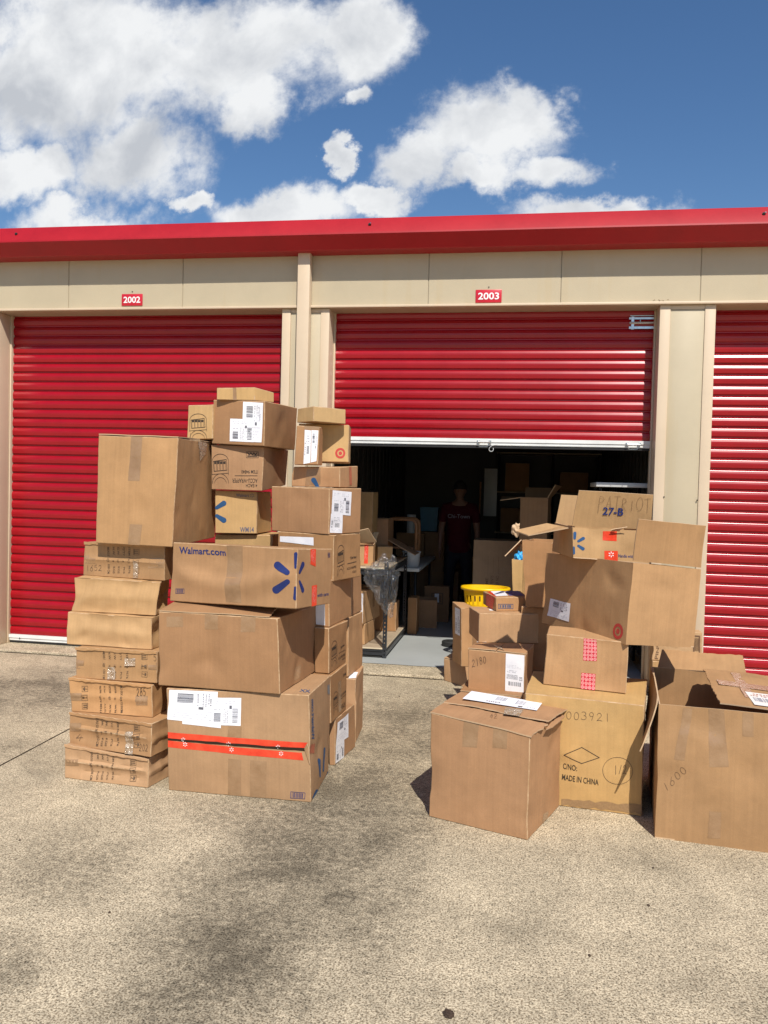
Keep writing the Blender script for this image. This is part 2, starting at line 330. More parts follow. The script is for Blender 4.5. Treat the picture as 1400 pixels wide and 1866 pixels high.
# ------------------------------------------------------------------ 2-D shapes in the unit square
_tc = {}
def text_polys(s, bold=0.0):
    if (s, bold) in _tc: return _tc[(s, bold)]
    cu = bpy.data.curves.new('t', 'FONT'); cu.body = s; cu.offset = bold; cu.resolution_u = 3
    o = bpy.data.objects.new('t', cu); C.objects.link(o); bpy.context.view_layer.update()
    me = bpy.data.meshes.new_from_object(o.evaluated_get(bpy.context.evaluated_depsgraph_get()))
    vs = [v.co.copy() for v in me.vertices]
    x0, x1 = min(v.x for v in vs), max(v.x for v in vs); y0, y1 = min(v.y for v in vs), max(v.y for v in vs)
    out = [[((vs[i].x-x0)/(x1-x0), (vs[i].y-y0)/(y1-y0)) for i in p.vertices] for p in me.polygons]
    bpy.data.objects.remove(o); bpy.data.curves.remove(cu); bpy.data.meshes.remove(me)
    _tc[(s, bold)] = out; return out
def stroke(pts, w, asp=1.0):
    """polyline as quads; w in units of height, asp = width/height of the target"""
    out = []
    P = [Vector((x*asp, y)) for x, y in pts]
    for i in range(len(P)-1):
        d = P[i+1]-P[i]
        if d.length > .16:
            k = int(d.length/.12)+1; Q = [P[i].lerp(P[i+1], j/k) for j in range(k+1)]
            for a_, b_ in zip(Q, Q[1:]): out += stroke([(a_.x/asp, a_.y), (b_.x/asp, b_.y)], w, asp)
            continue
        if d.length < 1e-6: continue
        d.normalize(); n = Vector((-d.y, d.x))*w/2; e = d*w*.35
        out.append([((v.x)/asp, v.y) for v in (P[i]-n-e, P[i+1]-n+e, P[i+1]+n+e, P[i]+n-e)])
    return out
def arc(cx, cy, rx, ry, a0, a1, n=14): return [(cx+rx*cos(radians(a0+(a1-a0)*k/n)), cy+ry*sin(radians(a0+(a1-a0)*k/n))) for k in range(n+1)]
GL = {'0': [arc(.5,.5,.36,.48,70,430)], '1': [[(.55,0),(.5,1)]], '2': [[(.15,.75)]+arc(.48,.74,.3,.26,160,-40)+[(.1,.05),(.5,.12),(.92,.02)]],
      '3': [arc(.42,.75,.34,.24,140,-80)+arc(.42,.27,.42,.27,80,-150)], '4': [[(.6,1),(.1,.4),(.95,.45)],[(.7,.8),(.62,0)]], '5': [[(.85,1),(.25,.96),(.2,.58)]+arc(.45,.33,.38,.32,110,-140)],
      '6': [[(.75,1)]+arc(.45,.3,.32,.3,150,500)], '8': [arc(.5,.76,.25,.22,-80,280)+arc(.5,.28,.33,.28,90,-270)], '9': [arc(.45,.72,.3,.26,0,360)+[(.72,.6),(.5,0)]],
      '/': [[(.2,0),(.8,1)]], 'O': [arc(.5,.5,.48,.48,80,445,26)], 'X': [[(.1,0),(.9,1)],[(.1,1),(.9,0)]], '7': [[(.1,.95),(.85,1),(.4,0)]],
      'P': [[(.2,-.25),(.15,1),(.6,.95),(.85,.78),(.6,.6),(.2,.5)]], 'A': [[(.05,-.05),(.5,1),(.9,0)],[(.2,.42),(.8,.4)]], 'T': [[(.0,.95),(1,1)],[(.5,1),(.55,-.15)]],
      'R': [[(.2,0),(.2,.95),(.6,.9),(.75,.7),(.2,.5),(.8,.0)]], 'I': [[(.5,.8),(.5,.05)]]}
def hand_polys(s, asp, w=.045):
    if s == 'O': return stroke(GL['O'][0], .014, asp)
    out = []; n = len(s); rnd = random.Random(len(s)*7)
    for i, ch in enumerate(s):
        for st in GL.get(ch, []):
            dy = rnd.uniform(-.06, .06)
            out += stroke([((i+.08+x*.84)/n, y*.9+.05+dy) for x, y in st], w, asp)
    return out
def sparkle(n=6):
    out = []
    for k in range(n):
        a = radians(90+60*k); c, s = cos(a), sin(a)
        w0, w1 = .055, .085
        P = [(.5+.17*c-w0*s*.6, .5+.17*s+w0*c*.6), (.5+.17*c+w0*s*.6, .5+.17*s-w0*c*.6), (.5+.44*c+w1*s, .5+.44*s-w1*c), (.5+.5*c, .5+.5*s), (.5+.44*c-w1*s, .5+.44*s+w1*c)]
        out.append(P)
    return out
def ring(cx, cy, r0_, r1_, n=32):
    out = []
    for k in range(n):
        a, b_ = 2*pi*k/n, 2*pi*(k+1)/n
        out.append([(cx+r0_*cos(a), cy+r0_*sin(a)), (cx+r1_*cos(a), cy+r1_*sin(a)), (cx+r1_*cos(b_), cy+r1_*sin(b_)), (cx+r0_*cos(b_), cy+r0_*sin(b_))])
    return out
def disc(cx, cy, r, n=20): return [[(cx+r*cos(2*pi*k/n), cy+r*sin(2*pi*k/n)) for k in range(n)]]
def rc(x0, y0, x1, y1): return [(x0, y0), (x1, y0), (x1, y1), (x0, y1)]
def barcode(x0, y0, x1, y1, rnd, horiz=False, n=26):
    out = []; p = 0.0
    ws = [rnd.choice((1, 1, 2, 3)) for _ in range(n)]; tot = float(sum(ws))
    for i, w in enumerate(ws):
        if i % 2 == 0:
            a, b_ = p/tot, (p+w)/tot
            out.append(rc(x0+(x1-x0)*a, y0, x0+(x1-x0)*b_, y1) if not horiz else rc(x0, y0+(y1-y0)*a, x1, y0+(y1-y0)*b_))
        p += w
    return out
def lines(x0, y0, x1, y1, n, rnd, vert=False, fill=.45):
    """rows of small unreadable type"""
    out = []
    for i in range(n):
        p = 0.0
        while p < .95:
            w = rnd.uniform(.04, .15)
            if rnd.random() < .75:
                a, b_ = p, min(1, p+w*.8)
                if vert: out.append(rc(x0+(x1-x0)*(i+.5-fill/2)/n, y0+(y1-y0)*a, x0+(x1-x0)*(i+.5+fill/2)/n, y0+(y1-y0)*b_))
                else: out.append(rc(x0+(x1-x0)*a, y0+(y1-y0)*(i+.5-fill/2)/n, x0+(x1-x0)*b_, y0+(y1-y0)*(i+.5+fill/2)/n))
            p += w+.03
    return out
def drawing_polys():
    """line drawing printed on the carton: a rounded dispenser with four rolls"""
    o = []
    o += stroke([(.04,.30),(.04,.74)]+arc(.5,.74,.46,.24,180,0)+[(.96,.30)], .018)
    o += stroke(arc(.5,.0,.46,.34,175,5), .016) + stroke(arc(.5,.0,.34,.22,170,10), .014)
    o += stroke([(.14,.42),(.10,.74),(.84,.80),(.88,.46),(.14,.42)], .022)
    for i in range(4):
        x = .17+i*.17
        o += stroke([(x,.45+i*.01),(x-.02,.73),(x+.12,.74),(x+.13,.46+i*.01)], .016)
        o.append(rc(x-.01, .66, x+.11, .72))
    o += stroke([(.02,.32),(.96,.36)], .014)
    o += stroke([(.08,.02),(.08,.24)], .014)
    return o
def label_parts(seed):
    r = random.Random(seed); k, g, l = [], [], []
    v = seed % 3
    if seed in (21,):
        l += lines(.08,.62,.9,.72,3,r); g += lines(.08,.50,.6,.58,2,r)
        k += [p for i in range(5) for p in barcode(.07,.34+i*.025,.68,.355+i*.025,r,n=60)]
        k += stroke([(.76,.33),(.92,.33),(.92,.41),(.76,.41),(.76,.33)], .01) + stroke([(.80,.345),(.80,.395),(.84,.37),(.88,.395),(.88,.345)], .012)
        k += barcode(.17,.16,.88,.27,r,n=40); l += lines(.06,.08,.3,.11,1,r)
    elif seed in (17,):
        g += barcode(.40,.45,.54,.85,r); k += lines(.28,.10,.50,.26,1,r); g += barcode(.68,.35,.82,.80,r); k.append(rc(.74,.08,.80,.18)); l += lines(.84,.3,.98,.9,4,r); g += lines(.86,.1,.96,.3,1,r)
    elif v == 0:
        k += barcode(.18,.60,.50,.90,r,True,34); g += lines(.56,.52,.64,.93,1,r,True); g += lines(.68,.52,.86,.93,3,r,True)
        k.append(rc(.62,.42,.72,.50)); l += lines(.12,.08,.9,.30,3,r); k += lines(.84,.55,.9,.8,1,r,True); g += stroke([(.1,.36),(.9,.36)], .006)
    elif v == 1:
        k += barcode(.12,.12,.34,.46,r,True,30); g += lines(.42,.10,.60,.62,3,r,True); k.append(rc(.62,.60,.70,.72)); k += barcode(.72,.1,.9,.62,r,True,34)
        l += lines(.1,.76,.9,.92,2,r); g += lines(.12,.54,.34,.62,1,r)
    else:
        k += barcode(.40,.28,.76,.52,r,False,30); k += lines(.10,.25,.20,.70,1,r,True,.8); g += lines(.28,.62,.80,.86,3,r); l += lines(.1,.06,.9,.2,2,r); g += stroke([(.06,.58),(.94,.60)], .006)
    return k, g, l

# ------------------------------------------------------------------ cartons
FC = dict(F=(0,1,2,3), R=(1,5,6,2), L=(4,0,3,7), T=(3,2,6,7), B=(5,4,7,6), D=(4,5,1,0))
class Carton:
    def __init__(s, corners, amp=.0025, seed=0, bulge=None, ridge=None, freq=5.0):
        s.c = [Vector(p) for p in corners]; s.amp = amp; s.seed = seed; s.bulge = bulge or {}; s.ridge = ridge or []; s.freq = freq
        s.mid = sum(s.c, Vector())/8; s.dent = .012+amp*5
    def dims(s):
        c = s.c; return ((c[1]-c[0]).length, (c[4]-c[0]).length, (c[3]-c[0]).length)
    def S(s, face, u, v):
        a, b_, c, d = [s.c[i] for i in FC[face]]
        return (a*(1-u)+b_*u)*(1-v)+(d*(1-u)+c*u)*v
    def nrm(s, face, u, v):
        a, b_, c, d = [s.c[i] for i in FC[face]]
        return ((b_-a)*(1-v)+(c-d)*v).cross((d-a)*(1-u)+(c-b_)*u).normalized()
    def P(s, face, u, v, off=0.0):
        p = s.S(face, u, v); n = s.nrm(face, u, v)
        k = 16*u*(1-u)*v*(1-v); k2 = max(0.0, min(1.0, k*2.2))
        d = s.bulge.get(face, 0.0)*k
        for (fc, ax, c0, depth, wd) in s.ridge:
            if fc == face and ax == 'arc':
                vc = c0+.22*(min(1, abs(u-.45)/.42))**2; x = (v-vc)/wd
                d += depth*(math.exp(-(x/.55)**2) if x > 0 else math.exp(-x*x))*(1-abs(2*u-1)**8)*(1-abs(2*v-1)**8)
            elif fc == face:
                x = v if ax == 'v' else u; edge = 1-abs(2*(u if ax == 'v' else v)-1)**10
                d += depth*max(0, 1-abs(x-c0)/wd)*edge*(1-abs(2*x-1)**12)
        q = p*s.freq + Vector((s.seed*3.1, s.seed*1.7, s.seed*.9))
        w = noise.noise_vector(q)*s.amp + noise.noise_vector(q*3.7)*s.amp*.35
        dn = max(0.0, noise.noise(p*6.5+Vector((s.seed*2.3, 4, s.seed)))-.20)**1.4
        w += (s.mid-p).normalized()*dn*s.dent
        if s.amp > .005: w += n*(abs(noise.noise(q*2.3+Vector((9, 9, 9))))*-s.amp*1.6)*k2
        w.z *= .35 if face in 'TD' else .6
        low = (p.z-min(c.z for c in s.c))
        if low < .01: w.z = max(w.z, 0)*.3
        return p + n*(d+off) + w
    def body(s, skip=''):
        w, d, h = s.dims(); st = .016 if s.amp > .005 else .022
        cnt = dict(u=max(2, int(w/st)), d=max(2, int(d/st)), h=max(2, int(h/st)))
        bm = bmesh.new(); uvl = bm.loops.layers.uv.new('UVMap')
        for fi, fc in enumerate('FRLTBD'):
            if fc in skip: continue
            nu = cnt['u'] if fc in 'FTBD' else cnt['d']; nv = cnt['h'] if fc in 'FRLB' else cnt['d']
            su = w if fc in 'FTBD' else d; sv = h if fc in 'FRLB' else d
            g = [[bm.verts.new(s.P(fc, i/nu, j/nv)) for i in range(nu+1)] for j in range(nv+1)]
            for j in range(nv):
                for i in range(nu):
                    fa = bm.faces.new([g[j][i], g[j][i+1], g[j+1][i+1], g[j+1][i]])
                    for lp, (a, b_) in zip(fa.loops, ((i, j), (i+1, j), (i+1, j+1), (i, j+1))): lp[uvl].uv = (a/nu*su+fi*1.7, b_/nv*sv+s.seed*.37)
        bmesh.ops.remove_doubles(bm, verts=bm.verts, dist=.0009)
        bm.normal_update()
        ed = [e for e in bm.edges if len(e.link_faces) == 2 and e.calc_face_angle(0) > radians(50)]
        if ed:
            nf = set(bm.faces)
            try:
                rs = bmesh.ops.bevel(bm, geom=ed, offset=.0040, segments=1, affect='EDGES')
                for fa in rs['faces']: fa.material_index = 1
            except Exception: pass
        return bm
def lay(bm, ct, face, uvs, off, mi, lim=.017):
    """one printed shape laid on the dented board: split until it follows the surface"""
    uvs = [(min(max(u, 0), 1), min(max(v, 0), 1)) for u, v in uvs]
    w = (ct.S(face, 1, .5)-ct.S(face, 0, .5)).length; h = (ct.S(face, .5, 1)-ct.S(face, .5, 0)).length
    def far(a, b_): return math.hypot((a[0]-b_[0])*w, (a[1]-b_[1])*h)
    big = max(far(a, b_) for a in uvs for b_ in uvs)
    cache = {}
    def V_(q):
        k = (round(q[0], 6), round(q[1], 6))
        if k not in cache: cache[k] = bm.verts.new(ct.P(face, q[0], q[1], off))
        return cache[k]
    def mkf(ps):
        try: bm.faces.new([V_(q) for q in ps]).material_index = mi
        except Exception: pass
    if big < lim*1.3: mkf(uvs); return
    from mathutils.geometry import tessellate_polygon
    tris = [[uvs[k] for k in t] for t in tessellate_polygon([[Vector((u, v, 0)) for u, v in uvs]])]
    while tris:
        t = tris.pop(); e = [far(t[k], t[(k+1) % 3]) for k in range(3)]; k = e.index(max(e))
        if e[k] <= lim: mkf(t); continue
        a, b_, c = t[k], t[(k+1) % 3], t[(k+2) % 3]; m_ = ((a[0]+b_[0])/2, (a[1]+b_[1])/2)
        tris += [[a, m_, c], [m_, b_, c]]
def ink(bm, ct, face, quad, polys, off, mi):
    (x0, y0), (x1, y1), (x2, y2), (x3, y3) = quad
    for pl in polys:
        if len(pl) > 2: lay(bm, ct, face, [((x0*(1-s)+x1*s)*(1-t_)+(x3*(1-s)+x2*s)*t_, (y0*(1-s)+y1*s)*(1-t_)+(y3*(1-s)+y2*s)*t_) for s, t_ in pl], off, mi)
def grid_polys(nx, ny): return [rc(i/nx, j/ny, (i+1)/nx, (j+1)/ny) for i in range(nx) for j in range(ny)]
def uvlen(ct, face, a, b_): return (ct.S(face, *a)-ct.S(face, *b_)).length

GROUPL = 'cardboard boxes in the tall stack left of the open doorway'
GROUPF = 'long flat cartons stacked at the left end'
GROUPR = 'cardboard boxes piled right of the open doorway'
GROUPI = 'cardboard boxes stored inside the unit'
PARTN = dict(label='shipping_label', label2='paper_label', tape='packing_tape', gloss='clear_tape', redtape='printed_tape', polka='printed_tape', redsq='printed_tape')
def make_box(key, corners, color, label, group, amp=.0025, bulge=None, ridge=None, decs=(), extra=None, skip='', freq=5.0):
    ct = Carton(corners, amp, abs(hash_(key)) % 97, bulge, ridge, freq)
    base = sum((ct.c[i] for i in (0, 1, 4, 5)), Vector())/4
    rj = random.Random(hash_(key)); f1 = rj.uniform(.82, 1.12); f2 = rj.uniform(.90, 1.03)
    color = (color[0]*f1, color[1]*f1*f2**.5, color[2]*f1*f2**2)
    root = empty('cardboard_box', base, label, 'box', group)
    bm = open_body(ct) if skip == 'open' else ct.body(skip); mats = ['cardboard', 'cut_edge'] if skip == 'open' else ['cardboard', 'worn_edge']
    k = 1 if amp <= .005 else 2.2
    for d in decs:
        _, face, kind, quad, arg, mat = d
        if kind in PARTN:
            lu = max(2, int(max(uvlen(ct, face, quad[0], quad[1]), uvlen(ct, face, quad[3], quad[2]))/.02)); lv = max(2, int(uvlen(ct, face, quad[0], quad[3])/.02))
            b2 = bmesh.new(); m2 = {'label': 'paper', 'label2': 'paper', 'tape': 'tape', 'gloss': 'gloss', 'redtape': 'redtape', 'redsq': 'redtape', 'polka': 'ink_polkared'}[kind]
            ms = [m2]; ink(b2, ct, face, quad, grid_polys(min(lu, 30), min(lv, 30)), {'tape': .0007, 'gloss': .002, 'redtape': .0010, 'redsq': .001, 'polka': .0010, 'label': .0018, 'label2': .0016}[kind]*k, 0)
            if kind == 'label':
                ms += ['ink_label', 'ink_grey', 'ink_lgrey']
                for i, pl in enumerate(label_parts(arg)): ink(b2, ct, face, quad, pl, .0024*k, i+1)
            if kind == 'polka':
                ms += ['ink_tapewhite']
                L_, W_ = uvlen(ct, face, quad[0], quad[3]), uvlen(ct, face, quad[0], quad[1]); ny = max(3, int(L_/W_*4)); pl = []
                for j in range(ny):
                    for i in range(4): pl += [[(x, (y)) for x, y in q] for q in [[((i+.5)/4+(x-.5)/4*.92, (j+.5)/ny+(y-.5)/ny*.92) for x, y in qq] for qq in ring(.5, .5, .30, .46, 12)+ring(.5, .5, 0.02, .16, 8)]]
                ink(b2, ct, face, quad, pl, .0014*k, 1)
            if kind == 'redtape' and arg == 0:
                ms += ['ink_tapewhite']; rn = random.Random(5); pl = []
                for _ in range(14): pl += stroke([(rn.uniform(.1, .9), rn.uniform(.05, .95)) for _ in range(2)], .012)
                ink(b2, ct, face, quad, pl, .0015*k, 1)
            bmesh.ops.remove_doubles(b2, verts=[v for v in b2.verts if all(f_.material_index == 0 for f_ in v.link_faces)], dist=.0004)
            link(PARTN[kind], b2, ms, root, smooth=True)
            continue
        asp = uvlen(ct, face, quad[0], quad[1])/max(1e-4, uvlen(ct, face, quad[0], quad[3]))
        mname = 'ink_'+mat if mat else 'ink_black'
        if kind == 'gap': mname = 'dark_joint_gap_shade'  # flat dark strip painted on for the shade between two flaps
        if mname not in mats: mats.append(mname)
        mi = mats.index(mname)
        if kind == 'text':
            bold = .012 if mat in ('blue', 'bluegrey', 'blue2', 'serif') else .006
            pl = text_polys(arg, .02 if arg in ('Walmart.com', 'WM14') else bold)
        elif kind == 'hand': pl = hand_polys(arg, asp)
        elif kind == 'poly':
            lay(bm, ct, face, quad, .0014*k, mi); continue
        elif kind == 'spark': pl = sparkle()
        elif kind == 'target': pl = ring(.5, .5, .30, .5) + disc(.5, .5, .17)
        elif kind == 'drawing': pl = drawing_polys()
        elif kind == 'stamp': pl = stroke([(.02,.05),(.98,.05),(.98,.95),(.02,.95),(.02,.05)], .06, asp) + [rc(.1,.62,.9,.78)] + stroke([(.12,.2),(.25,.5),(.38,.2),(.5,.5),(.62,.2),(.76,.5),(.88,.2)], .12, asp)
        elif kind == 'frame': pl = stroke([(.01,.04),(.99,.04),(.99,.96),(.01,.96),(.01,.04)], .09, asp) + barcode(.1, .2, .9, .8, random.Random(3), n=20)
        elif kind == 'bars': pl = stroke([(.02,.04),(.98,.04),(.98,.96),(.02,.96),(.02,.04)], .07, asp) + barcode(.1, .15, .9, .85, random.Random(4), n=30)
        elif kind == 'diamond': pl = stroke([(0,.47),(.5,1),(1,.40),(.5,0),(0,.47),(.03,.50)], .04, asp)
        elif kind == 'icon':
            pl = stroke([(.04,.04),(.96,.04),(.96,.96),(.04,.96),(.04,.04)], .05, asp)
            if arg == 'up': pl += [rc(.26,.2,.38,.8), rc(.60,.2,.72,.8), rc(.15,.12,.85,.2)]
            elif arg == 'glass': pl += [[(.3,.85),(.7,.85),(.62,.5),(.38,.5)], rc(.46,.2,.54,.5), rc(.34,.14,.66,.22)]
            else: pl += [[(.18,.5),(.82,.5),(.68,.74),(.5,.82),(.32,.74)], rc(.47,.2,.53,.5)] + stroke([(.5,.2),(.4,.14),(.36,.22)], .05)
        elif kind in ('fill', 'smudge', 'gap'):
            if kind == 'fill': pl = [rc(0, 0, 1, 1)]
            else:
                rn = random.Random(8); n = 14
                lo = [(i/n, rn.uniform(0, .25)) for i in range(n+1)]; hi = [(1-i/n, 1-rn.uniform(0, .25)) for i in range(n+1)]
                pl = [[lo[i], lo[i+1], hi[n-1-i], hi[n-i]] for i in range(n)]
        else: continue
        ink(bm, ct, face, quad, pl, .0014*k, mi)
    bm.normal_update()
    link('carton', bm, mats, root, sharp=32, color=color)
    if extra: extra(root, ct, color)
    return root, ct
def hash_(s):
    h = 7
    for ch in s: h = (h*31+ord(ch)) % 100003
    return h
def slab(name, q4, th, parent, color, mat='cardboard', amp=.003, seed=1, jag=None, bow=0.0, edge=True, jam=.004):
    """a stiff sheet through four 3-D corners (BL BR TR TL), real thickness; jag = list of torn edges"""
    q4 = [Vector(p) for p in q4]; n = (q4[1]-q4[0]).cross(q4[3]-q4[0]).normalized()
    nu = max(3, int((q4[1]-q4[0]).length/.02)); nv = max(3, int((q4[3]-q4[0]).length/.02)); rn = random.Random(seed)
    bm = bmesh.new(); uvl = bm.loops.layers.uv.new('UVMap'); G = []
    jg = {e: [rn.uniform(-1, 1) for _ in range(max(nu, nv)+1)] for e in 'urld'}
    for sgn in (0, 1):
        g = []
        for j in range(nv+1):
            row = []
            for i in range(nu+1):
                u, v = i/nu, j/nv
                p = (q4[0]*(1-u)+q4[1]*u)*(1-v)+(q4[3]*(1-u)+q4[2]*u)*v
                if jag:
                    if 'u' in jag and j == nv: p += (q4[3]-q4[0]).normalized()*jg['u'][i]*jam
                    if 'd' in jag and j == 0: p += (q4[3]-q4[0]).normalized()*jg['d'][i]*jam
                    if 'r' in jag and i == nu: p += (q4[1]-q4[0]).normalized()*jg['r'][j]*jam
                    if 'l' in jag and i == 0: p += (q4[1]-q4[0]).normalized()*jg['l'][j]*jam
                w = noise.noise_vector(p*6+Vector((seed, 0, 0)))*amp
                p = p + w + n*bow*4*u*(1-u) + n*bow*2*v*(1-v) - n*th*sgn
                row.append(bm.verts.new(p))
            g.append(row)
        G.append(g)
    def fc(a, uvs, mi=0):
        fa = bm.faces.new(a); fa.material_index = mi
        for lp, (x, y) in zip(fa.loops, uvs): lp[uvl].uv = (x*.02+seed*.3, y*.02+seed*.7)
    for j in range(nv):
        for i in range(nu):
            c4 = ((i, j), (i+1, j), (i+1, j+1), (i, j+1))
            fc([G[0][y][x] for x, y in c4], c4); fc([G[1][y][x] for x, y in reversed(c4)], list(reversed(c4)))
    mi = 1 if edge else 0
    for i in range(nu):
        for j in (0, nv):
            a = [G[0][j][i], G[1][j][i], G[1][j][i+1], G[0][j][i+1]]; fc(a if j == 0 else a[::-1], [(0, 0)]*4, mi)
    for j in range(nv):
        for i in (0, nu):
            a = [G[0][j][i], G[0][j+1][i], G[1][j+1][i], G[1][j][i]]; fc(a if i == 0 else a[::-1], [(0, 0)]*4, mi)
    if name is None: return bm
    return link(name, bm, [mat, 'cut_edge'], parent, sharp=35, color=color)
def open_body(ct, th=.006, faces='FRLBD'):
    """walls and floor of a box without lid, real board thickness, one mesh"""
    w, d, h = ct.dims(); cnt = dict(u=max(3, int(w/.022)), d=max(3, int(d/.022)), h=max(3, int(h/.022)))
    bm = bmesh.new(); uvl = bm.loops.layers.uv.new('UVMap')
    for fi, fc in enumerate(faces):
        nu = cnt['u'] if fc in 'FBD' else cnt['d']; nv = cnt['h'] if fc in 'FRLB' else cnt['d']
        su = w if fc in 'FBD' else d; sv = h if fc in 'FRLB' else d
        G = [[[bm.verts.new(ct.P(fc, i/nu, j/nv, o_)) for i in range(nu+1)] for j in range(nv+1)] for o_ in (0, -th)]
        for j in range(nv):
            for i in range(nu):
                c4 = ((i, j), (i+1, j), (i+1, j+1), (i, j+1))
                for k, seq in ((0, c4), (1, c4[::-1])):
                    fa = bm.faces.new([G[k][y][x] for x, y in seq])
                    for lp, (a, b_) in zip(fa.loops, seq): lp[uvl].uv = (a/nu*su+fi*1.7+k*.4, b_/nv*sv+ct.seed*.37)
        for i in range(nu):
            fa = bm.faces.new([G[0][nv][i], G[0][nv][i+1], G[1][nv][i+1], G[1][nv][i]]); fa.material_index = 1
    return bm

